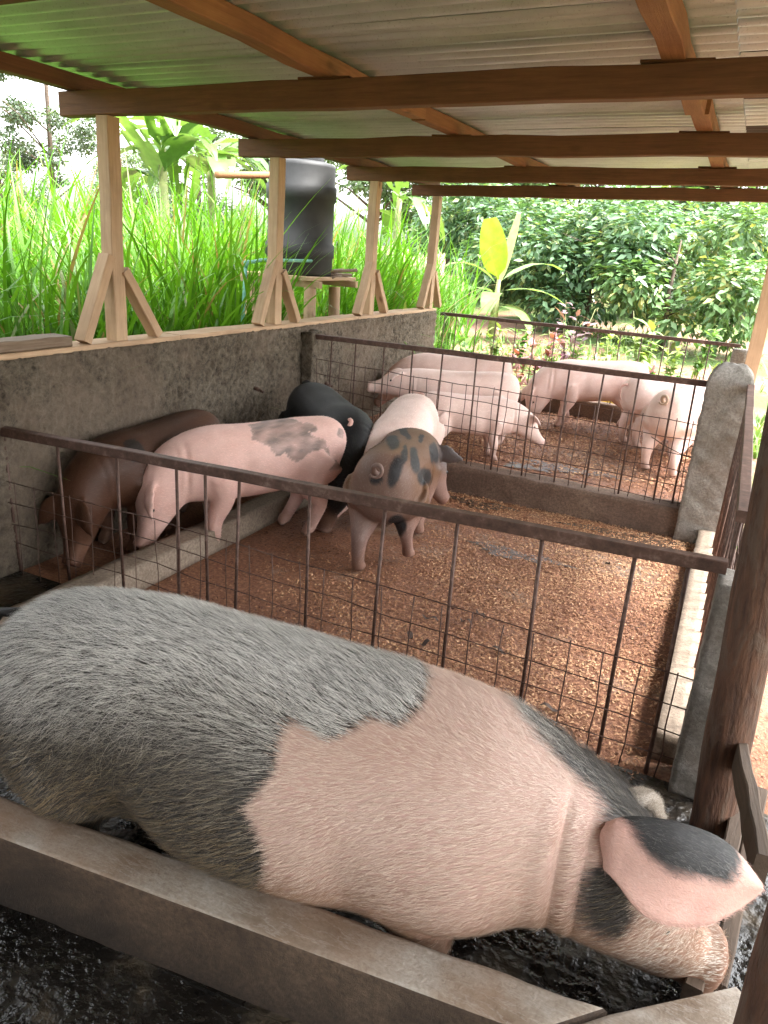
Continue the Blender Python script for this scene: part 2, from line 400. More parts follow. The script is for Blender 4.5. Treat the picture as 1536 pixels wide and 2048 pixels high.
def rough_box(name, x0, x1, y0, y1, z0, z1, mat, parent=None, step=0.02, amp=0.006, freq=60, seed=1, rot=0.0, pivot=None, round_top=0.0, taper=0.0):
    """a cast block whose faces are a fine grid pushed in and out; origin at its base centre"""
    cx_, cy_ = (x0 + x1) / 2, (y0 + y1) / 2
    bm = bmesh.new(); bmesh.ops.create_cube(bm, size=1)
    me = bpy.data.meshes.new(name); L = (x1 - x0, y1 - y0, z1 - z0)
    bm.free()
    Vs, Fs = [], []; cache = {}
    def vid(p):
        k = (round(p[0], 5), round(p[1], 5), round(p[2], 5))
        if k not in cache: cache[k] = len(Vs); Vs.append(p)
        return cache[k]
    n = [max(1, min(640, int(l / step))) for l in L]
    def face(ax, sgn):
        u, v = [(1, 2), (2, 0), (0, 1)][ax]
        for i in range(n[u]):
            for j in range(n[v]):
                q = []
                for (a, b) in ((0, 0), (1, 0), (1, 1), (0, 1)):
                    p = [0, 0, 0]; p[ax] = sgn * 0.5; p[u] = (i + a) / n[u] - 0.5; p[v] = (j + b) / n[v] - 0.5
                    q.append(vid((p[0] * L[0], p[1] * L[1], (p[2] + 0.5) * L[2])))
                Fs.append(q if sgn > 0 else q[::-1])
    for ax in range(3):
        for sg in (-1, 1): face(ax, sg)
    P = np.array(Vs)
    nz = sinoise(P + 3.1 * seed, freq, seed, 3) + 0.5 * np.maximum(0, sinoise(P, freq * 1.7, seed + 9, 2))
    nrm = P - np.array([0, 0, L[2] / 2]); nrm = nrm / (np.array(L) / 2); nn = np.sign(nrm) * (np.abs(nrm) > 0.999)
    ln = np.linalg.norm(nn, axis=1, keepdims=True); ln[ln == 0] = 1
    P = P + nn / ln * (nz[:, None] * amp) * np.where(P[:, 2:3] < 0.001, 0.2, 1)
    if taper or round_top:
        t = P[:, 2] / L[2]; s = 1 - taper * t
        if round_top:
            h = np.clip((P[:, 2] - (L[2] - round_top)) / round_top, 0, 1); s = s * np.sqrt(np.maximum(0.0, 1 - 0.75 * h ** 2))
            s[P[:, 2] > L[2] - 1e-4] *= 1
        P[:, 0] *= s; P[:, 1] *= s
    me = fastmesh(name, P, np.array(Fs), amp < 0.004)
    return obj(name, me, mat, parent, Matrix.Translation((cx_, cy_, z0)) @ Matrix.Rotation(rot, 4, 'Z'))

# left wall of the shed, roughcast
wl = rough_box('pen_wall', XW - 0.17, XW, -4.2, 7.72, 0.0, 1.035, M['wall'], step=0.018, amp=0.012, freq=110, seed=4)
tag(wl, 'long rough plastered concrete wall carrying the timber posts beside the grass', 'wall')
wp = rough_box('wall_pier', XW - 0.0, XW + 0.10, 4.96, 5.16, 0.0, 1.0, M['wall'], step=0.025, amp=0.010, freq=60, seed=6)
tag(wp, 'narrow dirty concrete pier where the middle pen fence meets the long wall', 'pier')
# feeding channel kerb along the wall
ck = rough_box('trough_kerb', -2.53, -2.365, 1.3, 4.95, 0.0, 0.125, M['curb'], step=0.03, amp=0.004, freq=30, seed=8, taper=0.12)
tag(ck, 'low dusty concrete kerb of the feeding channel in front of the dark pig', 'kerb')
# step to the far pen
st = rough_box('pen_step', XW + 0.005, 0.06, 4.95, 5.12, -0.02, 0.20, M['darkcurb'], step=0.03, amp=0.007, freq=28, seed=9, rot=-0.006)
tag(st, 'dark dung stained concrete step under the middle pen fence', 'step')
fk = rough_box('far_kerb', XW + 0.01, 0.02, 7.78, 7.92, 0.0, 0.30, M['darkcurb'], step=0.035, amp=0.007, freq=28, seed=10)
tag(fk, 'low brown concrete kerb under the farthest fence by the garden', 'kerb')
rk = rough_box('side_kerb', 0.0, 0.10, 2.47, 4.94, 0.0, 0.11, M['curb'], step=0.03, amp=0.005, freq=30, seed=11)
tag(rk, 'pale narrow concrete kerb along the right side of the middle pen', 'kerb')
# concrete posts
cp = rough_box('concrete_post', -0.14, 0.12, 4.90, 5.14, 0.0, 1.13, M['post'], step=0.018, amp=0.006, freq=45, seed=12, round_top=0.12, taper=0.02)
tag(cp, 'grey round topped concrete post at the right end of the middle fence', 'post')
cn = rough_box('concrete_post', 0.085, 0.20, 2.31, 2.46, 0.0, 0.765, M['post'], step=0.018, amp=0.004, freq=60, seed=13)
tag(cn, 'pitted grey concrete post at the right end of the near fence, against the bark log', 'post')
fp = rough_box('concrete_post', -0.06, 0.07, 7.78, 7.92, 0.0, 0.98, M['post'], step=0.03, amp=0.005, freq=45, seed=14)
tag(fp, 'small grey concrete post holding the right end of the farthest fence', 'post')

# low wall in front of the sow, two pieces
def prism(name, poly, z0, z1, mats, seedn, sub=26):
    """poly runs round the top; sides get the second material"""
    bm = bmesh.new(); vs_ = [bm.verts.new((x, y, z0)) for x, y in poly]
    f = bm.faces.new(vs_); r_ = bmesh.ops.extrude_face_region(bm, geom=[f])
    bmesh.ops.translate(bm, verts=[v for v in r_['geom'] if isinstance(v, bmesh.types.BMVert)], vec=(0, 0, z1 - z0))
    bmesh.ops.recalc_face_normals(bm, faces=bm.faces)
    top = [e for e in bm.edges if all(abs(v.co.z - z1) < 1e-4 for v in e.verts)]
    bmesh.ops.bevel(bm, geom=top, offset=0.012, segments=2, affect='EDGES', profile=0.6)
    long = [e for e in bm.edges if e.calc_length() > 0.4]
    bmesh.ops.subdivide_edges(bm, edges=long, cuts=sub * 3, use_grid_fill=True)
    P = np.array([v.co for v in bm.verts]); nz = sinoise(P, 30, seedn, 4)
    for v, k in zip(bm.verts, nz): v.co += v.normal * float(k) * 0.003
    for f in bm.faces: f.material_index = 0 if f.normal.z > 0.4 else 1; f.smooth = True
    me = bpy.data.meshes.new(name); bm.to_mesh(me); bm.free()
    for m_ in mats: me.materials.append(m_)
    return obj(name, me, None)
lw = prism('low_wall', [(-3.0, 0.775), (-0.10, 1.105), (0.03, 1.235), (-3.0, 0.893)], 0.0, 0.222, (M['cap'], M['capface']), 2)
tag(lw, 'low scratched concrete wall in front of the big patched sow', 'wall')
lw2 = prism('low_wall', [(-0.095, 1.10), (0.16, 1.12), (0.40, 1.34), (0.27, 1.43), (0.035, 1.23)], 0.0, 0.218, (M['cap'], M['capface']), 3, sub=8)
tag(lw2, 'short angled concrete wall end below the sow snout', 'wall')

# ================================================================== the timber shed
shed = empty('timber_shed', (XW, 3.15, 1.04), 'open timber shed with corrugated metal roof over the pig pens', 'shed')
PY = [3.15, 4.69, 6.20, 7.62]
def bz(x): return 2.215 + 0.022 * (x - XW)       # beam centre height
PY_ALL = [-1.4, 0.1, 1.62] + PY
def sill(y0, y1): timber('sill_plate', (XW - 0.085, y0, 1.05), (XW - 0.085, y1, 1.05), 0.16, 0.028, M['wood'], shed, seg=10)
sill(-4.2, 0.795); sill(0.80, 3.60); sill(3.605, 5.9); sill(5.905, 7.72)
for i, y in enumerate(PY_ALL):
    px = XW - 0.07
    p = timber('post', (px, y, 1.064), (px, y + 0.01, bz(px) - 0.057), 0.078, 0.085, M['wood'], shed, up=(0, 1, 0), seg=6, wob=0.003)
    for s, dy, zt in ((-1, 0.23, 1.50), (1, 0.27, 1.43)):
        off = 0.006 * (i % 3)
        q0 = Vector((px + 0.012 + off, y + s * dy * (1 + 0.1 * (i % 2)), 1.075)); q1 = Vector((px + 0.012 + off, y + s * 0.046, zt))
        timber('brace', q0, q1, 0.055, 0.075, M['wood'], p, up=(1, 0, 0), seg=4)
XR = 1.02
for i, y in enumerate(PY_ALL):
    x0 = [-3.35, -3.34, -3.35, -3.34, -3.36, -3.33, -3.34][i]
    a = Vector((x0, y, bz(x0))); xr_ = XR if y > 2.5 else 2.05; b_ = Vector((xr_, y, bz(xr_)))
    timber('beam', a, b_, 0.07 if i else 0.08, 0.110 - 0.008 * (i == 6), M['beam'], shed, seg=14, wob=0.005)
# posts that carry the right side
for y, x in ((7.66, 0.125), (0.1, 1.95), (1.62, 1.95), (-1.4, 1.95), (-4.0, -1.0)):
    timber('post', (x, y, -0.06 if x > 1 else 0.0), (x, y, bz(x) - 0.057), 0.12 if x < 1 else 0.09, 0.10, M['wood'], shed, up=(0, 1, 0))
# purlins run along the shed on top of the beams, little packing boards between
PX = [-3.27, -1.82, -0.40, 0.80]
for k, x in enumerate(PX):
    yb = -1.0
    for (ya, ye) in ((-4.1, 0.95), (0.96, 4.15), (4.16, 8.1)):
        z = bz(x) + 0.098
        timber('purlin', (x + random.uniform(-.01, .01), ya, z), (x + random.uniform(-.02, .02), ye, z + random.uniform(-.004, .004)), 0.085, 0.075, M['purlin'] if k else M['beam'], shed, seg=10, wob=0.006)
    if k:
        for y in PY_ALL:
            timber('packing_board', (x - 0.13, y + 0.01, bz(x) + 0.0595), (x + 0.12, y + 0.01, bz(x) + 0.0605), 0.075, 0.010, M['beam'], shed, seg=2, wob=0.001)
# a beam near the camera whose corner shows top left
timber('beam', (-3.3, 1.98, 2.335), (-1.35, 2.02, 2.365), 0.07, 0.06, M['beam'], shed, seg=6)
# unseen end boards behind the camera, added to block frontal light
for k in range(26):
    x = XW + 0.02 + k * 0.149
    timber('blocker_board', (x + 0.07, -4.1, -0.04), (x + 0.07, -4.1, 2.2), 0.14, 0.025, M['oldwood'], shed, up=(0, 1, 0), seg=2)
# corrugated sheets, ridges along the fall of the roof
def sheet_mesh(L, W, seed_):
    g = np.random.default_rng(seed_); pitch = 0.105625; nw = int(round(W / pitch)); ns = nw * 8
    ys = np.linspace(0, W, ns + 1); xs = np.linspace(0, L, 9)
    X, Y = np.meshgrid(xs, ys)
    prof = np.sin(Y / pitch * 2 * np.pi); Z = 0.016 * np.sign(prof) * np.abs(prof) ** 0.8
    Z = Z + 0.004 * np.sin(X * 2.1 + seed_) + 0.003 * np.sin(Y * 5 + seed_ * 2) + g.normal(0, 0.0006, X.shape)
    idx = np.arange(X.size).reshape(X.shape)
    F = np.c_[idx[:-1, :-1].ravel(), idx[:-1, 1:].ravel(), idx[1:, 1:].ravel(), idx[1:, :-1].ravel()]
    return fastmesh('roof_sheet', np.c_[X.ravel(), Y.ravel(), Z.ravel()], F, True)
sm_a = [sheet_mesh(3.32, 0.845, s) for s in range(3)]; sm_b = [sheet_mesh(1.32, 0.845, s + 5) for s in range(2)]
sm_r = sheet_mesh(1.32, 0.845, 9); sm_n = sheet_mesh(2.35, 0.845, 11)  # sm_n lengthens the unseen near roof edge, added to shade the sow
tilt = Matrix.Rotation(-math.atan(0.022), 4, 'Y')
ysheet = np.arange(-4.13, 7.9, 0.77)  # hindmost rows are unseen, added to keep frontal light out
for i, y in enumerate(ysheet):
    z = bz(-3.55) + 0.156 + 0.005 * (i % 2)
    obj('roof_sheet', sm_a[i % 3], M['sheet'], shed, Matrix.Translation((-3.55, y, z)) @ tilt @ Matrix.Rotation(R(random.uniform(-.15, .15)), 4, 'Z'))  # hindmost ones are added and unseen, to block light
    x1 = -0.27; z = bz(x1) + 0.175 + 0.005 * (i % 2)
    dark_gap = i in (10, 12)  # dark sheets stand in for dark gaps in the right-hand row
    obj('roof_sheet', sm_r if dark_gap else (sm_n if y < 2.2 else sm_b[i % 2]), M['sheet_dark'] if dark_gap else M['sheet'], shed, Matrix.Translation((x1, y, z)) @ tilt)  # dark ones stand in for gaps; near ones lengthened unseen for shade

# small block lying on the wall
tag(timber('wooden_block', (XW - 0.09, 2.36, 1.091), (XW - 0.085, 2.80, 1.091), 0.13, 0.05, M['oldwood'], None), 'short dark offcut of timber lying on the wall at far left', 'timber offcut')

# ------------------------------------------------------------------ bark log and side rails by the sow
def log(name, p0, p1, r0_, r1_, mat, lab, cat, group=None, n=18, seg=22, amp=0.02, seedn=5):
    p0, p1 = Vector(p0), Vector(p1); L = (p1 - p0).length; V, F = [], []
    for i in range(seg + 1):
        t = i / seg; r_ = r0_ + (r1_ - r0_) * t
        for j in range(n):
            a = 2 * math.pi * j / n; V.append([math.cos(a) * r_ + 0.012 * math.sin(3 * t + seedn), math.sin(a) * r_ + 0.01 * math.sin(4.3 * t), t * L])
    P = np.array(V); k = sinoise(P * np.array([1, 1, 0.35]), 26, seedn, 3) * amp
    rad = np.linalg.norm(P[:, :2], axis=1, keepdims=True); P[:, :2] *= 1 + k[:, None] * 0.06 / rad
    for i in range(seg):
        for j in range(n): F.append((i * n + j, i * n + (j + 1) % n, (i + 1) * n + (j + 1) % n, (i + 1) * n + j))
    F.append(tuple(range(n - 1, -1, -1))); F.append(tuple(seg * n + j for j in range(n)))
    return tag(obj(name, mesh(name, P, F, True), mat, None, frame(p0, p1)), lab, cat, group)
log('bark_log_post', (0.236, 2.15, 0.0), (0.09, 2.16, 2.24), 0.068, 0.062, M['bark'], 'dark upright log post with peeling bark at the near right', 'post', amp=0.12)
a0, a1 = onz(1380, 1992, 0.08), onz(1420, 1842, 0.09)
d = (a1 - a0)
timber_len = 1.2
r1o = timber('side_rail', a0, a0 + d.normalized() * 0.75, 0.042, 0.06, M['palewood'], None); tag(r1o, 'worn brown rail under the sow snout, nearer the camera', 'rail', None)
b0, b1 = onz(1432, 1984, 0.08), onz(1467, 1825, 0.09); d = b1 - b0
tag(timber('side_rail', b0, b0 + d.normalized() * 0.78, 0.042, 0.06, M['palewood'], None), 'worn brown rail beyond the sow snout, nearer the bark log', 'rail')
c0, c1 = onz(1516, 1715, 0.40), onz(1478, 1500, 0.34)
tag(timber('leaning_plank', c0 + (c0 - c1) * 0.1, c1 + (c1 - c0) * 0.2, 0.03, 0.085, M['palewood'], None), 'dusty plank leaning behind the bark log post', 'plank')
pc_ = ony(1508, 1900, 1.12)
log('dark_pole', (pc_.x + 0.05, 1.12, 0.0), (pc_.x + 0.06, 1.13, 1.3), 0.052, 0.05, M['bark'], 'dark round pole in the bottom right corner', 'pole', amp=0.08, seedn=8)

# ------------------------------------------------------------------ steel fences
def fence(label, pL, pR, bars, zbot, rows, vert_step, zv_top, rail=0.038, barr=0.006, wr=0.0019, seedn=1, skip=None):
    """rail from pL to pR; bars: fractions along it; rows: heights of the mesh wires"""
    g = random.Random(seedn); pL, pR = Vector(pL), Vector(pR); dv = pR - pL
    root = empty('pen_fence', ((pL.x + pR.x) / 2, (pL.y + pR.y) / 2, zbot), label, 'fence')
    timber('top_rail', pL, pR, rail, rail, M['steel'], root, seg=12, ch=0.003, wob=0.002)
    for fr in bars:
        p = pL + dv * fr; q = Vector((p.x + g.uniform(-.012, .012), p.y + g.uniform(-.012, .012), zbot))
        p = p - Vector((0, 0, rail / 2))
        tube('bar', [p, (p + q) / 2 + Vector((g.uniform(-.004, .004), g.uniform(-.004, .004), 0)), q], barr, M['steel'], root, n=6)
    nrm = Vector((dv.y, -dv.x, 0)).normalized() * (barr + wr)
    for k, zr in enumerate(rows):
        pts = []
        for i in range(15):
            t = i / 14; p = pL + dv * t; z = zr(t) if callable(zr) else zr
            pts.append(Vector((p.x, p.y, z + g.uniform(-.008, .008))) + nrm * (1 + g.uniform(-.2, .8)))
        tube('mesh_wire', pts, wr, M['steel'], root, n=4)
    L = dv.length; n = int(L / vert_step)
    for i in range(n):
        t = (i + 0.5 + g.uniform(-.08, .08)) / n
        if skip and skip(t): continue
        p = pL + dv * t; zt = zv_top(t) + g.uniform(-.004, .02)
        pts = [Vector((p.x + g.uniform(-.006, .006), p.y, zbot + (zt - zbot) * k / 4)) + nrm * (2.0 + g.uniform(-.3, .5)) for k in range(5)]
        tube('mesh_wire', pts, wr, M['steel'], root, n=4)
    return root
fl, fr_ = Vector((-3.0, 2.345, 0.715)), Vector((0.10, 2.385, 0.80))
bp = [15, 120, 237, 355, 412, 480, 620, 770, 915, 1085, 1272, 1380]
bx = [(ony(x, 865 + 0.185 * x, 2.365).x - fl.x) / (fr_.x - fl.x) for x in bp]
mt = lambda t: 0.475 - 0.10 * max(0, t - 0.25)
fence('near pen fence with rusty rail and wire mesh right behind the big sow', fl, fr_, bx, 0.0,
      [mt, lambda t: mt(t) - 0.105, lambda t: mt(t) - 0.21, lambda t: mt(t) - 0.315], 0.118, mt, rail=0.042, barr=0.0072, wr=0.0025, seedn=2)
bp2 = [608, 628, 664, 712, 769, 826, 886, 954, 1009, 1072, 1140, 1209, 1279, 1352, 1392]
m0, m1 = Vector((-2.93, 5.03, 0.968)), Vector((-0.12, 5.03, 0.995))
bx2 = [(ony(x, 668 + 0.121 * (x - 600), 5.03).x - m0.x) / (m1.x - m0.x) for x in bp2]
mt2 = lambda t: 0.80 - 0.06 * t
fence('middle pen fence with bent wire mesh between the two groups of pigs', m0, m1, bx2, 0.19,
      [lambda t, k=k: mt2(t) - 0.104 * k for k in range(6)], 0.098, mt2, rail=0.036, barr=0.0065, wr=0.0028, seedn=3)
bp3 = [880 + z / 2.342 for z in (25, 80, 175, 265, 360, 450, 545, 645, 745, 850, 950, 1060, 1165, 1270, 1355)]
e0, e1 = Vector((-3.0, 7.85, 1.005)), Vector((0.0, 7.85, 1.01))
bx3 = [(ony(x, 625 + 0.102 * (x - 885), 7.85).x - e0.x) / (e1.x - e0.x) for x in bp3]
fence('farthest pen fence with thin rusty bars in front of the garden', e0, e1, bx3, 0.29,
      [0.62, 0.50, 0.38], 0.2, lambda t: 0.62, rail=0.034, barr=0.006, wr=0.0028, seedn=4, skip=lambda t: t < 0.02)
g0, g1 = Vector((0.115, 2.50, 0.93)), Vector((0.10, 4.885, 1.02))
fence('side pen fence of close bars and mesh seen edge on along the right kerb', g0, g1, [(i + 0.5) / 20 for i in range(20)], 0.11,
      [0.9 - 0.085 * k for k in range(9)], 0.075, lambda t: 0.93, rail=0.04, barr=0.006, wr=0.0025, seedn=5)

# loose wires twisted round the middle fence
tag(tube('loose_wire', [(-0.40, 5.015, 0.62), (-0.31, 5.0, 0.58), (-0.20, 5.01, 0.54), (-0.10, 5.0, 0.53)], 0.003, M['steel']), 'loose twisted wire tied across the middle fence by the concrete post', 'wire')
# drinkers in the wall
def drinker(y, z, lab):
    root = empty('water_nipple', (XW + 0.0, y, z), lab, 'drinker')
    tube('pipe', [(XW - 0.01, y, z), (XW + 0.05, y - 0.005, z - 0.01)], 0.014, M['steel'], root, n=8)
    tube('nozzle', [(XW + 0.05, y - 0.005, z - 0.01), (XW + 0.085, y - 0.01, z - 0.02)], 0.009, M['steel'], root, n=8)
drinker(onx(508, 775, XW).y, onx(508, 775, XW).z, 'small rusty water nipple in the wall left of the middle fence')
drinker(onx(648, 765, XW).y, onx(648, 765, XW).z, 'small rusty water nipple in the wall behind the middle fence')

# ------------------------------------------------------------------ water tank on its stand
TX = -3.95; tb = onx(598, 548, TX); TZ = tb.z; TC = Vector((TX, tb.y, TZ))
def tank():
    root = empty('water_tank', TC, 'black plastic water tank on a timber stand behind the second post', 'tank')
    hgt = onx(600, 325, TX).z - TZ; Rr = 0.325
    prof = [(0.0, 0.0), (Rr * 0.93, 0.0), (Rr * 0.97, 0.02), (Rr * 0.955, 0.15), (Rr, 0.17), (Rr, 0.27), (Rr * 0.945, 0.29), (Rr * 0.945, 0.64), (Rr, 0.66), (Rr, 0.77), (Rr * 0.945, 0.79), (Rr * 0.945, hgt - 0.035), (Rr * 0.93, hgt - 0.01), (Rr * 0.88, hgt), (0.22, hgt + 0.015)]
    n = 40; V, F = [], []
    for (r_, z) in prof:
        for j in range(n):
            a = 2 * math.pi * j / n; V.append((r_ * math.cos(a), r_ * math.sin(a), z))
    for i in range(len(prof) - 1):
        for j in range(n): F.append((i * n + j, i * n + (j + 1) % n, (i + 1) * n + (j + 1) % n, (i + 1) * n + j))
    obj('tank_body', mesh('tank_body', V, F, True), M['tank'], root, Matrix.Translation(TC))
    V, F = tube_geo([(0, 0, hgt + 0.02), (0, 0, hgt + 0.06)], 0.20, 24)
    obj('lid', mesh('lid', V, F), M['tank'], root, Matrix.Translation(TC))
tank()
stand = empty('tank_stand', (TX, tb.y, 0), 'rough timber stand with loose poles under the black tank', 'stand')
for k in range(6):
    x = TX - 0.33 + 0.13 * k
    timber('stand_board', (x, tb.y - 0.42, TZ - 0.018), (x, tb.y + 0.46, TZ - 0.018), 0.11, 0.03, M['wood'], stand, seg=2)
for y in (tb.y - 0.34, tb.y + 0.36):
    timber('stand_bearer', (TX - 0.42, y, TZ - 0.065), (TX + 0.44, y, TZ - 0.065), 0.05, 0.06, M['wood'], stand, seg=2)
sp_ = onx(668, 600, TX + 0.34)
for (x, y) in ((TX + 0.34, sp_.y), (TX - 0.34, tb.y + 0.36), (TX + 0.33, tb.y - 0.34), (TX - 0.34, tb.y - 0.34)):
    tube('stand_post', [(x, y, -0.06), (x + 0.01, y, 0.7), (x, y, TZ - 0.09)], 0.055, M['wood'], stand, n=10)
for k, (dx, a, dz) in enumerate(((0.0, 0.35, 0.02), (0.05, -0.1, 0.0), (-0.04, 0.05, 0.045), (0.02, 0.6, 0.05))):
    c = Vector((TX + 0.30 + dx, sp_.y + 0.02, TZ + dz))
    dvec = Vector((math.sin(a), math.cos(a), 0.03 * k)) * 0.24
    tube('loose_pole', [c - dvec * 0.6, c + dvec], 0.016, M['oldwood'], stand, n=7)
# water pipe and gutter pole
PXX = -3.62
pv = [onx(484, 660, PXX), onx(492, 526, PXX), onx(525, 520, PXX)]
pr = empty('water_pipe', (pv[0].x, pv[0].y, 0), 'thin green plastic pipe rising from the wall to the tank', 'pipe')
tube('riser', [(pv[0].x, pv[0].y, 0.0), pv[0], pv[1]], 0.014, M['pvc'], pr, n=8)
tube('elbow', [pv[1] - Vector((0, 0, 0.03)), pv[1] + Vector((0, 0.0, 0.004)), pv[1] + Vector((0, 0.035, 0.006))], 0.019, M['pvc'], pr, n=8)
tube('outlet', [pv[1], pv[2], Vector((TX + 0.25, tb.y - 0.2, pv[2].z))], 0.014, M['pvc'], pr, n=8)
gp0 = Vector((TX - 0.05, tb.y - 0.2, onx(530, 340, TX).z)); gp1 = onx(458, 350, TX - 0.2)
gd = (gp1 - gp0)
tag(tube('gutter_pole', [gp0, gp0 + gd * 1.2], 0.03, M['purlin'], None, n=10), 'slanting brown pole leading rainwater into the top of the tank', 'pole')

# ================================================================== plants
def blades(n, pos, direc, length, width, droop, nseg, colr, wav=0.0, fold=0.0):
    """n curved strips -> V, F(quads), col ; pos (n,3) direc (n,3) unit"""
    t = np.linspace(0, 1, nseg + 1)
    up = np.array([0, 0, 1.0]); side = np.cross(direc, up); ln = np.linalg.norm(side, axis=1, keepdims=True); side = side / np.maximum(ln, 1e-6)
    hor = direc.copy(); hor[:, 2] = 0; hl = np.linalg.norm(hor, axis=1, keepdims=True); hor = hor / np.maximum(hl, 1e-6)
    V = np.zeros((n, nseg + 1, 2, 3)); p = pos.copy(); d = direc.copy()
    wprof = np.minimum(1, np.sqrt(np.clip(t * 6, 0.06, 1))) * np.clip((1 - t) * 1.35, 0.02, 1) ** 0.8
    for k in range(nseg + 1):
        wv = side * (width[:, None] * wprof[k] / 2)
        V[:, k, 0] = p - wv; V[:, k, 1] = p + wv
        d = d + (hor * 0.25 - up) * (droop[:, None] * (0.3 + 1.4 * t[k]) / nseg); d = d / np.linalg.norm(d, axis=1, keepdims=True)
        p = p + d * (length[:, None] / nseg)
    idx = np.arange(n * (nseg + 1) * 2).reshape(n, nseg + 1, 2)
    F = np.stack([idx[:, :-1, 0], idx[:, :-1, 1], idx[:, 1:, 1], idx[:, 1:, 0]], -1).reshape(-1, 4)
    C = np.repeat(colr[:, None, :], (nseg + 1) * 2, 1).reshape(-1, 3)
    return V.reshape(-1, 3), F, C
def unit(v): return v / np.linalg.norm(v, axis=-1, keepdims=True)
def lerp(a, b, t): return np.asarray(a) + (np.asarray(b) - np.asarray(a)) * t
def rand_dirs(n, elev_lo, elev_hi):
    az = rng.uniform(0, 2 * np.pi, n); e = np.radians(rng.uniform(elev_lo, elev_hi, n))
    return np.c_[np.cos(az) * np.cos(e), np.sin(az) * np.cos(e), np.sin(e)]

def napier():
    Vs, Fs, Cs = [], [], []; off = 0
    n = 19000
    x = -3.45 - 5.6 * rng.random(n) ** 1.35; y = rng.uniform(0.6, 15.5, n)
    keep = ~((np.abs(x - TX) < 0.75) & (np.abs(y - tb.y) < 0.8) & True)
    keep &= (x < -3.55) & ((y < 10.3 + 0.5 * np.sin(x * 3)) | (x < -7.2))
    x, y = x[keep], y[keep]; n = len(x)
    cl = sinoise(np.c_[x, y, 0 * x], 2.2, 21) * 0.5
    top = np.where(y > 9.5, 1.25, 1.62) + 0.25 * cl + 0.15 * (x < -5)
    z0 = ground_z(x, y) + rng.random(n) ** 0.8 * np.clip(top - 0.35, 0.3, 2)
    near = (x > -3.9)
    z0 = np.where(near, np.minimum(z0, 0.8), z0)
    d = rand_dirs(n, 52, 84)
    lean = np.c_[0.10 + 0.35 * sinoise(np.c_[x, y, 0 * x], 1.6, 51), 0.35 * sinoise(np.c_[x, y, 0 * x], 1.6, 52), 0 * x]; d = unit(d + lean)
    L = rng.uniform(0.7, 1.3, n); W = rng.uniform(0.018, 0.038, n)
    col = lerp((0.075, 0.21, 0.012), (0.17, 0.40, 0.035), rng.random(n)[:, None])
    dd_ = rng.random(n); col[dd_ < 0.05] = (0.25, 0.30, 0.12); col[dd_ > 0.945] = (0.30, 0.22, 0.10)
    V, F, C = blades(n, np.c_[x, y, z0], d, L, W, rng.uniform(0.2, 1.6, n), 6, col)
    Vs.append(V); Fs.append(F); Cs.append(C); off = len(V)
    # stems
    m = 3000; xs = -3.6 - 5.4 * rng.random(m) ** 1.35; ys = rng.uniform(0.6, 15.5, m)
    k2 = ~((np.abs(xs - TX) < 0.6) & (np.abs(ys - tb.y) < 0.6)) & ((ys < 10.2) | (xs < -7.2)); xs, ys = xs[k2], ys[k2]; m = len(xs)
    V, F, C = blades(m, np.c_[xs, ys, ground_z(xs, ys)], rand_dirs(m, 78, 89), rng.uniform(1.0, 1.6, m), np.full(m, 0.022), np.full(m, 0.1), 3, lerp((0.05, 0.12, 0.015), (0.11, 0.2, 0.04), rng.random(m)[:, None]))
    Vs.append(V); Fs.append(F + off); Cs.append(C)
    o = obj('tall_grass', fastmesh('tall_grass', np.concatenate(Vs), np.concatenate(Fs), True, np.concatenate(Cs)), M['grass'])
    tag(o, 'dense stand of tall bright green fodder grass behind the wall', 'grass', kind='stuff')
napier()

def leafpart(name, parent, mat, pts, widths, col, sdir=None, nx=4, tear=0.0, Mx=None):
    """one broad leaf along a curve of points; midrib folded, edge wavy"""
    pts = [Vector(p) for p in pts]; V, F = [], []; p0 = pts[0]
    n = len(pts)
    for i, p in enumerate(pts):
        t = (pts[min(i + 1, n - 1)] - pts[max(i - 1, 0)]).normalized()
        s = t.cross(Vector((0, 0, 1)));
        if sdir is not None: s = Vector(sdir) - t * t.dot(Vector(sdir))
        if s.length < 0.05: s = Vector((1, 0, 0))
        s.normalize(); nn = s.cross(t).normalized()
        if nn.z < 0: nn = -nn
        wv = widths[i] * (1 + tear * random.uniform(-0.35, 0.1))
        for j in range(-nx, nx + 1):
            f = j / nx
            V.append(p - p0 + s * (wv * f) + nn * (abs(f) * 0.18 * wv - 0.10 * wv * f * f + 0.03 * wv * math.sin(i * 2.1 + j)))
    m = 2 * nx + 1
    for i in range(n - 1):
        for j in range(m - 1):
            if tear and abs(j - nx + 0.5) > 1 and random.random() < tear * 0.45: continue
            F.append((i * m + j, i * m + j + 1, (i + 1) * m + j + 1, (i + 1) * m + j))
    me = mesh(name, V, F, True, np.tile(np.array(col), (len(V), 1)))
    return obj(name, me, mat, parent, (Mx or Matrix.Identity(4)) @ Matrix.Translation(p0))
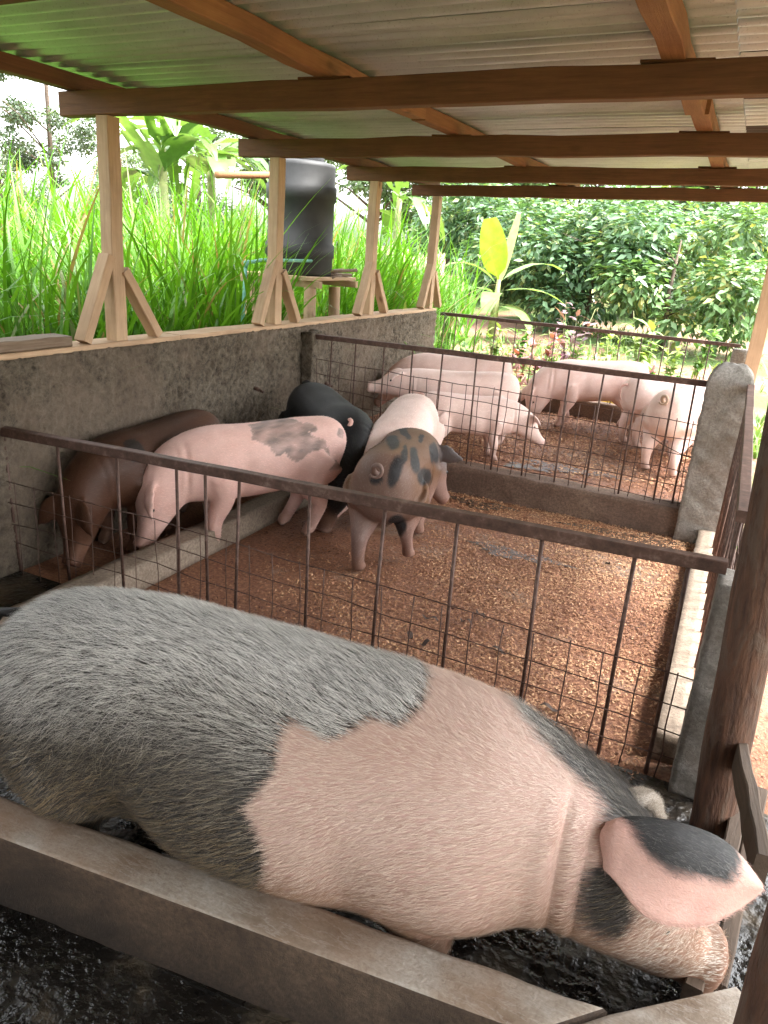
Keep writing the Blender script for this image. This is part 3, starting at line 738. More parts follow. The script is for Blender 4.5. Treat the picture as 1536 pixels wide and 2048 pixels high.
def banana(loc, height, nleaf, leaf_len, label, seedn, tear=0.5, young=False, r=0.09):
    random.seed(seedn); loc = Vector(loc)
    root = empty('banana_plant', loc, label, 'banana plant')
    top = loc + Vector((random.uniform(-.1, .1), random.uniform(-.1, .1), height))
    tube('trunk', [loc - Vector((0, 0, 0.1)), loc.lerp(top, 0.5), top], [r * 1.2, r, r * 0.55], M['stem'], root, n=10)
    for k in range(nleaf):
        az = k * 2.4 + random.uniform(-.3, .3); el = R(random.uniform(8, 62))
        L = leaf_len * random.uniform(0.8, 1.1); d = Vector((math.cos(az) * math.cos(el), math.sin(az) * math.cos(el), math.sin(el)))
        p = top - Vector((0, 0, random.uniform(0, height * 0.2))); pts = []; n = 13
        st = p.copy()
        for i in range(n):
            pts.append(p.copy()); p = p + d * (L / n); d = (d + Vector((0, 0, -0.20)) * (0.4 + 1.2 * i / n)).normalized()
        Wd = L * random.uniform(0.105, 0.135)
        ws = [0.02] + [Wd * max(0.05, math.sin(math.pi * min(1, (i / (n - 1)) ** 0.75 * 0.97 + 0.03)) ** 0.6) for i in range(1, n)]
        ws[1] = 0.03
        c = lerp((0.09, 0.19, 0.045), (0.20, 0.34, 0.10), random.random())
        leafpart('leaf', root, M['banana'], pts, ws, c, tear=tear)
    return root
bpos = onz(340, 400, 2.4)
def at_dist(px, py, dist, zg=None):
    dd = ray(px, py); h_ = Vector((dd.x, dd.y, 0)).length; p = CAMP + dd * (dist / h_)
    return Vector((p.x, p.y, float(ground_z(p.x, p.y)) if zg is None else zg))
banana(at_dist(332, 420, 12.0), 2.75, 15, 2.1, 'tall banana plant with drooping split leaves above the grass, left of the tank', 3, 0.6)
banana(at_dist(432, 420, 13.5), 2.9, 15, 2.2, 'tall banana plant with long arching leaves just left of the tank', 4, 0.6)
banana(at_dist(795, 400, 15.5), 2.3, 9, 1.8, 'banana plant half hidden behind the third shed post', 5, 0.5)
banana(at_dist(1330, 420, 24), 3.0, 9, 2.0, 'distant banana plant above the coffee bushes at the right', 9, 0.5)
# young banana with one bright upright leaf
yb = at_dist(985, 640, 13.5)
yroot = empty('banana_plant', yb, 'young banana plant with one bright yellow green upright leaf beyond the fence', 'banana plant')
tube('trunk', [yb - Vector((0, 0, .1)), yb + Vector((0.02, 0, 0.5)), yb + Vector((0.03, 0, 1.05))], [0.085, 0.07, 0.035], M['stem'], yroot, n=10)
def yl(az, el, L, Wd, bend, c, z=0.9, n=11, sdir=None):
    p = yb + Vector((0.03, 0, z)); d = Vector((math.cos(az) * math.cos(el), math.sin(az) * math.cos(el), math.sin(el))); pts = []
    for i in range(n): pts.append(p.copy()); p = p + d * (L / n); d = (d + Vector((0, 0, -bend)) * (0.4 + i / n)).normalized()
    ws = [0.014, 0.018] + [Wd * max(0.04, math.sin(math.pi * ((i - 1) / (n - 1)) ** 0.8) ** 0.55) for i in range(2, n)]
    leafpart('leaf', yroot, M['banana'], pts, ws, c, sdir=sdir)
toc = math.atan2(-yb.y, -yb.x)
yl(YAW + 2.9, R(74), 1.15, 0.23, -0.03, (0.34, 0.50, 0.03), 1.0, sdir=(0.95, 0.2, 0))
yl(YAW + 0.2, R(80), 1.35, 0.075, 0.0, (0.45, 0.50, 0.22), 0.9, sdir=(0.9, 0.4, 0))
for az, el, L, Wd, bd, z in ((0.25, 38, 1.35, 0.17, 0.16, 1.0), (-0.1, 14, 1.35, 0.19, 0.13, 0.85), (3.25, 42, 1.3, 0.20, 0.22, 0.95), (3.6, 22, 1.2, 0.18, 0.22, 0.8), (0.5, 0, 0.95, 0.16, 0.16, 0.65), (2.6, 20, 1.1, 0.17, 0.24, 0.8), (5.6, 8, 0.95, 0.16, 0.22, 0.6), (4.4, 25, 1.0, 0.16, 0.26, 0.75)):
    yl(az + YAW, R(el), L, Wd, bd, lerp((0.16, 0.28, 0.09), (0.28, 0.42, 0.15), random.random()), z)

def leaf_cloud(n, blobs, size, cols, droop=0.4, shell=0.35, ratio=0.42, seedn=0):
    """leaves spread through blobs (centre, radii); two triangles folded on the midrib"""
    g = np.random.default_rng(seedn)
    wts = np.array([b[1][0] * b[1][1] * b[1][2] for b in blobs]) ** 0.7; bi = g.choice(len(blobs), n, p=wts / wts.sum())
    c = np.array([b[0] for b in blobs])[bi]; r_ = np.array([b[1] for b in blobs])[bi]
    d = unit(g.normal(size=(n, 3))); rad = (shell + (1 - shell) * g.random(n) ** 0.6) * (1 + 0.18 * np.sin(d[:, 0] * 7 + d[:, 1] * 5 + bi))
    P = c + d * r_ * rad[:, None]
    az = g.uniform(0, 2 * np.pi, n)
    dr = unit(d * 0.8 + np.c_[np.cos(az), np.sin(az), np.zeros(n)] * 0.8 + np.array([0, 0, -droop]))
    up = unit(g.normal(size=(n, 3)) * 0.5 + np.array([0, 0, 1.0]) + d * 0.5)
    s = unit(np.cross(dr, up)); nn = np.cross(s, dr)
    L = size * g.uniform(0.7, 1.25, n)[:, None]; W = L * ratio * 0.5
    mid = P + dr * L * 0.45
    V = np.stack([P, mid - s * W + nn * W * 0.35, P + dr * L, mid + s * W + nn * W * 0.35], 1).reshape(-1, 3)
    i0 = np.arange(n) * 4
    F = np.concatenate([np.c_[i0, i0 + 1, i0 + 2], np.c_[i0, i0 + 2, i0 + 3]])
    t = g.random(n)[:, None]; col = lerp(cols[0], cols[1], t)
    if len(cols) > 2:
        m_ = g.random(n) < 0.12; col[m_] = cols[2]
    return V, F, np.repeat(col, 4, 0)
def bush_mesh(name, seedn, n, hgt, wid, size, cols, droop=0.5, nb=14):
    g = np.random.default_rng(seedn); blobs = []
    for k in range(nb):
        a = g.uniform(0, 6.28); rr = wid * 0.5 * math.sqrt(g.random()) * 0.8; z = hgt * g.uniform(0.22, 0.88)
        sz = wid * g.uniform(0.14, 0.26)
        blobs.append(((rr * math.cos(a), rr * math.sin(a), z), (sz, sz, sz * 0.8)))
    V, F, C = leaf_cloud(n, blobs, size, cols, droop, 0.3, 0.45, seedn)
    return fastmesh(name, V, F, False, C)
COF = ((0.06, 0.13, 0.06), (0.17, 0.31, 0.15), (0.30, 0.38, 0.15))  # leaf greens lightened to stand in for distant haze and glare
COF2 = ((0.07, 0.15, 0.05), (0.20, 0.34, 0.13), (0.40, 0.42, 0.14))
cof = [bush_mesh('crown', 30 + k, 5200, 2.2, 2.5, 0.16, COF2 if k == 2 else COF) for k in range(3)]
def trunk_mesh(hgt, r, nl, seedn):
    g = random.Random(seedn); V, F = [], []
    def add(pts, rad, n=7):
        v, f = tube_geo(pts, rad, n); o = len(V); V.extend(v); F.extend([tuple(i + o for i in q) for q in f])
    add([(0, 0, -0.1), (0.03, 0.02, hgt * 0.5), (0, 0, hgt * 0.9)], [r, r * 0.7, r * 0.25])
    for k in range(nl):
        a = g.uniform(0, 6.28); z = hgt * g.uniform(0.15, 0.75); l = hgt * g.uniform(0.25, 0.42)
        add([(0, 0, z), (math.cos(a) * l * 0.5, math.sin(a) * l * 0.5, z + l * 0.3), (math.cos(a) * l, math.sin(a) * l, z + l * 0.45)], [r * 0.32, r * 0.18, r * 0.05], 5)
    return mesh('trunk', V, F, True)
ctr = trunk_mesh(1.9, 0.045, 14, 2)
def plant(name, loc, crown, trunk, label, cat, group, rz=0.0, s=1.0, leafm='coffee', sz=1.0):
    root = empty(name, loc, label, cat, group, rz)
    Mx = Matrix.Translation(Vector(loc)) @ Matrix.Rotation(rz, 4, 'Z') @ Matrix.Diagonal((s, s, s * sz, 1))
    obj('trunk', trunk, M['trunk'], root, Mx); obj('crown', crown, M[leafm], root, Mx)
    return root
cb = [(1060, 13.6, .95, 'coffee bush right behind the young banana plant'), (1180, 12.6, 1.0, 'dense coffee bush in the middle of the garden view'),
      (1340, 11.8, 0.95, 'dark glossy coffee bush nearest the fence on the right'), (1440, 16.8, 1.0, 'coffee bush behind the far right shed post'),
      (1270, 15.4, 1.0, 'taller coffee bush between the two nearest coffee bushes'), (1110, 17.0, 1.0, 'coffee bush in the second row right of the young banana'),
      (1000, 16.2, 0.95, 'coffee bush in the second row behind the bright banana leaf'), (1390, 18.2, 1.05, 'tall coffee bush in the back row near the right edge'),
      (1560, 18.6, 1.2, 'coffee bush just past the right edge of the far opening'), (930, 17.6, 1.15, 'coffee bush behind the last shed post beside the grass'),
      (1200, 19.5, 1.1, 'coffee bush in the back row at the centre of the opening')]
for k, (px, dist, s, lab) in enumerate(cb):
    plant('coffee_bush', at_dist(px, 600, dist * 1.2), cof[k % 3], ctr, lab, 'bush', 'coffee bushes beyond the pens', rz=k * 1.3, s=s * 1.12)
# trees behind
def tree_mesh(seedn, n, hgt, wid, size, cols, nb=26, zlo=0.3):
    g = np.random.default_rng(seedn); blobs = []
    for k in range(nb):
        z = hgt * g.uniform(zlo, 0.97); env = math.sin(math.pi * min(0.97, max(0.08, (z / hgt - zlo * 0.7) / (1.06 - zlo * 0.7)))) ** 0.7
        a = g.uniform(0, 6.28); rr = wid * 0.5 * env * g.uniform(0.35, 1)
        sz = wid * g.uniform(0.09, 0.17); blobs.append(((rr * math.cos(a), rr * math.sin(a), z), (sz, sz, sz * 0.6)))
    V, F, C = leaf_cloud(n, blobs, size, cols, 0.2, 0.1, 0.5, seedn)
    return fastmesh('crown', V, F, False, C)
TC1 = ((0.08, 0.14, 0.06), (0.19, 0.29, 0.13)); TC2 = ((0.08, 0.13, 0.075), (0.16, 0.22, 0.13))  # tree greens paled in place of distance haze
tm = [tree_mesh(60, 9000, 7.0, 6.0, 0.20, TC1), tree_mesh(61, 9000, 6.0, 6.5, 0.20, TC1, zlo=0.12), tree_mesh(62, 12000, 11.0, 5.2, 0.19, TC2, nb=34, zlo=0.2)]
ttr = [trunk_mesh(7.0, 0.18, 18, 4), trunk_mesh(6.0, 0.16, 18, 5), trunk_mesh(11.0, 0.13, 9, 6)]
tl = [(115, 32, 2, 0.85, 'tall thin pale tree against the white sky at far left'), (560, 30, 0, 1.0, 'leafy tree far behind the water tank'),
      (400, 32, 1, 0.7, 'broad tree behind the banana plants'), (250, 36, 1, 0.6, 'low tree behind the first shed post'), (15, 34, 1, 0.5, 'low rounded tree at the left edge beyond the grass'),
      (740, 27, 0, 1.0, 'tree behind the third shed post'), (900, 29, 1, 1.1, 'dark tree behind the last left shed post'),
      (1040, 31, 0, 1.1, 'dark tree above the bright banana leaf'), (1180, 33, 1, 1.2, 'tree closing the view above the coffee bushes'),
      (1330, 31, 0, 1.1, 'tree behind the distant banana plant at right'), (1480, 33, 1, 1.2, 'tree in the top right corner of the far opening'), (1640, 30, 0, 1.1, 'tree outside the right side of the shed')]
for k, (px, dist, q, s, lab) in enumerate(tl):
    plant('background_tree', at_dist(px, 520, dist), tm[q], ttr[q], lab, 'tree', 'trees behind the garden', rz=k * 2.1, s=s, leafm='leaf')

# herbs and red leaved plants in the garden strip beyond the farthest fence
def herb(name, loc, hgt, n, size, cols, label, group, seedn, mat='leaf', spike=None):
    g = np.random.default_rng(seedn); loc = Vector(loc)
    root = empty(name, loc, label, 'plant', group)
    ns = max(2, int(n / 14)); V, F, C = [], [], []; off = 0; sv, sf = [], []
    for k in range(ns):
        a = g.uniform(0, 6.28); l = hgt * g.uniform(0.6, 1.0); lean = g.uniform(0.05, 0.35)
        tip = np.array([math.cos(a) * l * lean, math.sin(a) * l * lean, l])
        v, f = tube_geo([(0, 0, -0.05), tuple(tip * 0.5 + np.array([0, 0, 0.03])), tuple(tip)], [0.008, 0.006, 0.003], 5); o = len(sv); sv += v; sf += [tuple(i + o for i in q) for q in f]
        m = int(n / ns); t = g.uniform(0.2, 1.0, m); P = tip[None] * t[:, None]
        az = g.uniform(0, 6.28, m); el = np.radians(g.uniform(-5, 55, m)); d = np.c_[np.cos(az) * np.cos(el), np.sin(az) * np.cos(el), np.sin(el)]
        Lh = size * g.uniform(0.7, 1.3, m)
        v, f, c = blades(m, P, d, Lh, Lh * 0.42, g.uniform(0.4, 1.3, m), 3, lerp(cols[0], cols[1], g.random(m)[:, None]))
        V.append(v); F.append(f + off); C.append(c); off += len(v)
    obj('stem', mesh('stem', sv, sf, True), M['stem'], root, Matrix.Translation(loc))
    obj('foliage', fastmesh('foliage', np.concatenate(V), np.concatenate(F), True, np.concatenate(C)), M[mat], root, Matrix.Translation(loc))
RED = ((0.26, 0.07, 0.07), (0.48, 0.20, 0.18)); PUR = ((0.14, 0.06, 0.09), (0.36, 0.20, 0.23)); LIM = ((0.18, 0.30, 0.06), (0.40, 0.50, 0.15)); GRN = ((0.09, 0.20, 0.04), (0.22, 0.38, 0.09))
hp = [(1145, 10.3, 1.15, 60, 0.20, PUR, 'tall purple leaved herb with upright spikes behind the farthest fence'), (1092, 9.9, 0.95, 50, 0.20, RED, 'reddish leaved plant left of the tall purple herb'),
      (1048, 9.6, 0.80, 46, 0.17, RED, 'small red leaved plant nearest the young banana'), (1120, 9.0, 0.62, 46, 0.15, PUR, 'low purple plant close behind the farthest fence'),
      (1300, 9.9, 1.20, 90, 0.22, LIM, 'tall yellow green herb in front of the coffee bushes'), (1230, 9.6, 0.75, 60, 0.18, LIM, 'lime coloured herb left of the tall yellow green one'),
      (1180, 8.8, 0.60, 60, 0.17, GRN, 'green herb behind the fence at its middle'), (1260, 8.9, 0.62, 70, 0.19, GRN, 'broad leaved green herb right of the middle of the fence'),
      (1340, 9.0, 0.66, 70, 0.19, GRN, 'broad leaved herb near the right end of the farthest fence'), (1395, 9.6, 0.5, 40, 0.18, GRN, 'low herb beside the bare red soil'),
      (1010, 8.9, 0.55, 60, 0.14, GRN, 'small green herb below the young banana plant'), (960, 9.2, 0.5, 50, 0.14, GRN, 'small herb by the wall corner'), (1075, 8.6, 0.5, 50, 0.14, LIM, 'pale low herb against the farthest fence')]
side_names = ['leftmost', 'second', 'third', 'fourth', 'fifth', 'sixth', 'seventh', 'eighth', 'ninth', 'tenth', 'eleventh', 'twelfth']
for k in range(12):
    hp.append((905 + k * 47 + random.uniform(-8, 8), 8.55 + 0.25 * (k % 3), random.uniform(0.42, 0.7), 80, random.uniform(0.11, 0.16), GRN if k % 3 else LIM, 'small leafy weed in the row right behind the farthest fence, ' + side_names[k] + ' from the wall'))
for k in range(9):
    hp.append((930 + k * 60 + random.uniform(-10, 10), 10.6 + 0.5 * (k % 3), random.uniform(0.5, 0.8), 80, random.uniform(0.13, 0.18), LIM if k % 2 else GRN, 'pale green weed in the second row of the garden, ' + side_names[k] + ' from the grass'))
for k, (px, dist, hg, n, sz, cc, lab) in enumerate(hp):
    herb('garden_herb', at_dist(px, 650, dist), hg, n, sz, cc, lab, 'herbs beyond the farthest fence', 100 + k)
# ground cover
def ground_cover():
    n = 20000; x = rng.uniform(-7, 6, n); y = 8.05 + 7.5 * rng.random(n) ** 1.3
    k = (sinoise(np.c_[x, y, 0 * x], 1.1, 33) > -0.1) & ~((x > -1.5) & (y > 10.2) & (rng.random(n) > 0.12)); x, y = x[k], y[k]; n = len(x)
    V, F, C = blades(n, np.c_[x, y, ground_z(x, y) - 0.01], rand_dirs(n, 25, 85), rng.uniform(0.10, 0.34, n), rng.uniform(0.012, 0.05, n), rng.uniform(0.3, 1.6, n), 3, lerp((0.07, 0.16, 0.03), (0.24, 0.36, 0.10), rng.random(n)[:, None]))
    n2 = 2500; x2 = rng.uniform(1.7, 9, n2); y2 = rng.uniform(0, 12, n2)
    V2, F2, C2 = blades(n2, np.c_[x2, y2, ground_z(x2, y2) - 0.01], rand_dirs(n2, 35, 85), rng.uniform(0.1, 0.35, n2), rng.uniform(0.01, 0.03, n2), rng.uniform(0.3, 1.6, n2), 3, lerp((0.07, 0.16, 0.03), (0.2, 0.32, 0.08), rng.random(n2)[:, None]))
    o = obj('ground_cover', fastmesh('ground_cover', np.concatenate([V, V2]), np.concatenate([F, F2 + len(V)]), True, np.concatenate([C, C2])), M['leaf'])
    tag(o, 'short grass and weeds on the ground beyond the pens', 'weeds', kind='stuff')
ground_cover()
# yellow sacks beyond the far kerb
def sack(c, sx, sy, sz, lab, seedn, rz):
    bm = bmesh.new(); bmesh.ops.create_icosphere(bm, subdivisions=4, radius=1)
    P = np.array([v.co for v in bm.verts]); k = sinoise(P, 5, seedn, 4)
    for v, q in zip(bm.verts, k):
        v.co = v.co * (1 + 0.16 * float(q)); v.co.x *= sx; v.co.y *= sy; v.co.z = max(-0.45, v.co.z) * sz
    me = bpy.data.meshes.new('sack'); bm.to_mesh(me); bm.free()
    o = obj('feed_sack', me, M['sack'], None, Matrix.Translation(Vector(c) + Vector((0, 0, 0.44 * sz))) @ Matrix.Rotation(rz, 4, 'Z'))
    tag(o, lab, 'sack')
p = ony(1195, 800, 8.35); sack((p.x, 8.35, -0.06), 0.55, 0.25, 0.42, 'crumpled yellow sack lying behind the kerb, seen under a standing pig', 1, 0.1)
# ------------------------------------------------------------------ wood shavings on the pen floors
def shavings(name, n, x0, x1, y0, y1, z, dens, lab, seedn, smin=0.005, smax=0.019):
    g = np.random.default_rng(seedn); x = g.uniform(x0, x1, n); y = g.uniform(y0, y1, n); k = g.random(n) < dens(x, y); x, y = x[k], y[k]; n = len(x)
    az = g.uniform(0, 6.28, n); L = g.uniform(smin, smax, n); W = L * g.uniform(0.18, 0.45, n); tl_ = g.normal(0, 0.12, n); cz = g.uniform(0.05, 0.3, n) * L
    d = np.c_[np.cos(az), np.sin(az), tl_]; s = np.c_[-np.sin(az), np.cos(az), g.normal(0, 0.3, n)]
    P = np.c_[x, y, np.full(n, z) + g.uniform(0.002, 0.012, n)]
    A, B = P - d * L[:, None] / 2, P + d * L[:, None] / 2; up = np.array([0, 0, 1.0]); w_ = s * W[:, None] / 2
    A[:, 2] = np.maximum(A[:, 2], z + 0.001); B[:, 2] = np.maximum(B[:, 2], z + 0.001)
    Mi = P + up * cz[:, None]
    V = np.stack([A - w_, A + w_, Mi - w_, Mi + w_, B - w_, B + w_], 1).reshape(-1, 3); i0 = np.arange(n) * 6
    F = np.concatenate([np.c_[i0, i0 + 1, i0 + 3, i0 + 2], np.c_[i0 + 2, i0 + 3, i0 + 5, i0 + 4]])
    t = np.clip(g.normal(0.44, 0.22, n) + 0.36 * sinoise(P, 1.9, seedn) + 0.16 * sinoise(P, 6.5, seedn + 1), 0, 1)[:, None]
    col = np.where(t < 0.5, lerp((0.09, 0.036, 0.022), (0.34, 0.155, 0.08), t * 2), lerp((0.34, 0.155, 0.08), (0.64, 0.40, 0.22), t * 2 - 1))
    o = obj(name, fastmesh(name, V, F, False, np.repeat(col, 6, 0)), M['flake'])
    tag(o, lab, 'shavings', kind='stuff')
def dens2(x, y):
    nz = sinoise(np.c_[x, y, 0 * x], 3.0, 41)
    d_ = np.clip(0.75 - 0.45 * nz, 0.05, 1) * np.clip((x + 2.36) / 0.9, 0.12, 1)
    bare = np.exp(-(((x + 0.05) / 0.35) ** 2 + ((y - 2.75) / 0.4) ** 2)); return d_ * (1 - 0.7 * bare) * np.clip((y - 2.3) / 0.1, 0, 1)
shavings('wood_shavings', 90000, -2.34, 0.0, 2.3, 4.94, 0.0, dens2, 'reddish brown wood shavings littering the middle pen floor', 5)
def dens3(x, y):
    wet = np.exp(-(((x + 1.35) / 0.45) ** 2 + ((y - 5.35) / 0.28) ** 2)) + 0.8 * np.exp(-(((x + 0.5) / 0.3) ** 2 + ((y - 5.4) / 0.2) ** 2)); return np.clip(0.95 - wet, 0.1, 1)
shavings('wood_shavings', 36000, -2.98, 0.0, 5.14, 7.77, 0.13, dens3, 'reddish brown wood shavings littering the far pen floor', 6, 0.010, 0.032)
shavings('wood_shavings', 6000, 0.12, 1.4, 2.4, 5.2, 0.0, lambda x, y: 0.8 + 0 * x, 'pale wood shavings spilled outside the side fence', 7)
def puddle_mat():
    m, t, b, o = new_mat('wet_slurry'); n = N(t); v = n.coord('Object'); f = n.noise(v, 18, 6, 0.7)
    n.lk(n.ramp(f, [(0.3, (0.03, 0.017, 0.012)), (0.7, (0.085, 0.055, 0.042))]), b.inputs['Base Color'])
    n.lk(n.ramp(f, [(0.35, (0.2,) * 3), (0.65, (0.6,) * 3)]), b.inputs['Roughness']); n.bump(f, 0.35, 0.01, b); return m
M['puddle'] = puddle_mat()
def puddle(c, rx, ry, z, seedn):
    V, F = [(0, 0, 0)], []; n = 56
    for j in range(n):
        a = 2 * math.pi * j / n; q = 1 + 0.28 * math.sin(3 * a + seedn) + 0.18 * math.sin(7 * a + 2 * seedn) + 0.12 * math.sin(13 * a + seedn * 3)
        V.append((rx * q * math.cos(a), ry * q * math.sin(a), 0))
    for j in range(n): F.append((0, 1 + j, 1 + (j + 1) % n))
    tag(obj('puddle', mesh('puddle', V, F), M['puddle'], None, Matrix.Translation((c.x, c.y, z))), kind='structure')
for k, (px, py, z, rx, ry) in enumerate(((1140, 940, 0.13, 0.36, 0.10), (1050, 935, 0.13, 0.16, 0.07), (1385, 950, 0.13, 0.14, 0.16), (1230, 1020, 0, 0, 0), (1260, 1075, 0.0, 0.34, 0.09), (960, 1010, 0.0, 0.22, 0.08), (1030, 1110, 0.0, 0.26, 0.07))):
    if rx: puddle(onz(px, py, z), rx, ry, z + 0.0065, k + 1)
# dry leaves lying on the shavings
for k, (px, py) in enumerate(((860, 1240), (930, 1245), (850, 1290), (1000, 1305), (1215, 1130), (1100, 1420), (820, 1275), (960, 1232))):
    c = onz(px, py, 0.012); a = random.uniform(0, 6.28); L = random.uniform(0.05, 0.09)
    pts = [c + Vector((math.cos(a), math.sin(a), 0)) * (L * (i / 5 - 0.5)) + Vector((0, 0, 0.012 * math.sin(i * 1.3) + 0.012)) for i in range(6)]
    o = leafpart('dry_leaf', None, M['flake'], pts, [0.003, 0.009, 0.013, 0.012, 0.008, 0.002], (0.045, 0.026, 0.018), nx=2)
    tag(o, 'curled dark dry leaf lying on the shavings of the middle pen', 'leaf', 'dry leaves on the shavings')

# ================================================================== pigs
def catmull(A, m):
    """rows of A -> m resampled rows"""
    A = np.asarray(A, float); n = len(A); t = np.linspace(0, n - 1, m); out = []
    for u in t:
        i = min(int(u), n - 2); f = u - i
        p0, p1, p2, p3 = A[max(i - 1, 0)], A[i], A[i + 1], A[min(i + 2, n - 1)]
        out.append(0.5 * ((2 * p1) + (-p0 + p2) * f + (2 * p0 - 5 * p1 + 4 * p2 - p3) * f * f + (-p0 + 3 * p1 - 3 * p2 + p3) * f ** 3))
    return np.array(out)
GROW = [(-.525, .50, .03, .04, .05), (-.50, .50, .105, .12, .13), (-.43, .49, .155, .178, .19), (-.29, .475, .178, .198, .20), (-.10, .462, .178, .198, .19),
        (.10, .452, .182, .198, .20), (.27, .452, .175, .198, .20), (.40, .468, .148, .180, .18), (.50, .485, .122, .150, .155), (.585, .492, .112, .125, .135),
        (.675, .475, .090, .098, .108), (.755, .445, .062, .064, .074), (.835, .422, .048, .046, .050), (.872, .418, .047, .047, .047), (.876, .418, .030, .030, .030)]
SOW = [(-.91, .44, .06, .06, .08), (-.885, .44, .16, .16, .20), (-.79, .44, .24, .24, .275), (-.52, .44, .285, .27, .285), (-.22, .425, .302, .272, .305),
       (.05, .415, .306, .275, .315), (.28, .412, .292, .272, .30), (.45, .41, .258, .255, .25), (.58, .41, .215, .215, .19), (.69, .405, .19, .185, .17),
       (.79, .395, .168, .162, .155), (.885, .37, .138, .135, .130), (.97, .345, .108, .102, .108), (1.03, .330, .080, .074, .082), (1.065, .325, .074, .068, .070), (1.09, .323, .088, .086, .080), (1.106, .322, .086, .084, .078), (1.109, .322, .060, .060, .055)]
PIGS = []
def rotm(ax, a): return np.array(Matrix.Rotation(a, 3, ax))
def ellipse_loft(C, Rm, hw, hu, hd, n=28, pw=2.3):
    """C (m,3), Rm (m,3,3)"""
    V, F = [], []; m = len(C); th = np.linspace(0, 2 * np.pi, n, endpoint=False)
    cs, sn = np.cos(th), np.sin(th)
    ex = np.sign(cs) * np.abs(cs) ** (2 / pw); ez = np.sign(sn) * np.abs(sn) ** (2 / pw)
    for i in range(m):
        loc = np.c_[np.zeros(n), ex * hw[i], np.where(ez > 0, ez * hu[i], ez * hd[i])]
        V.append(C[i] + loc @ Rm[i].T)
    V = np.concatenate(V)
    for i in range(m - 1):
        for j in range(n): F.append((i * n + j, i * n + (j + 1) % n, (i + 1) * n + (j + 1) % n, (i + 1) * n + j))
    F.append(tuple(range(n - 1, -1, -1))); F.append(tuple((m - 1) * n + j for j in range(n)))
    return V, F
def ear_geo(base, tip, wdir, width, th, sag=0.02, base_w=0.6):
    base, tip, wdir = (np.asarray(v, float) for v in (base, tip, wdir))
    ax = tip - base; L = np.linalg.norm(ax); ax /= L; wd = wdir - ax * (wdir @ ax); wd /= np.linalg.norm(wd); nn = np.cross(ax, wd)
    if nn[2] < 0: nn = -nn
    V, F = [], []; m, n = 12, 14
    for i in range(m):
        t = i / (m - 1); c = base + ax * (L * t) + nn * (sag * math.sin(math.pi * t)) - np.array([0, 0, sag * 1.2 * t * t])
        prof = (base_w + (1 - base_w) * math.sin(math.pi * min(1, t / 0.7) / 2)) if t < 0.45 else 1.0
        prof *= max(0.09, (1 - max(0, (t - 0.40) / 0.60) ** 1.9)) ** 0.85
        for j in range(n):
            a = 2 * math.pi * j / n
            u_, v_ = math.cos(a), math.sin(a)
            V.append(c + wd * (u_ * width * prof) + nn * (v_ * th * (0.6 + 0.4 * prof)) - nn * (u_ * u_ * width * prof * 0.22))
    for i in range(m - 1):
        for j in range(n): F.append((i * n + j, i * n + (j + 1) % n, (i + 1) * n + (j + 1) % n, (i + 1) * n + j))
    F.append(tuple(range(n - 1, -1, -1))); F.append(tuple((m - 1) * n + j for j in range(n)))
    return V, F
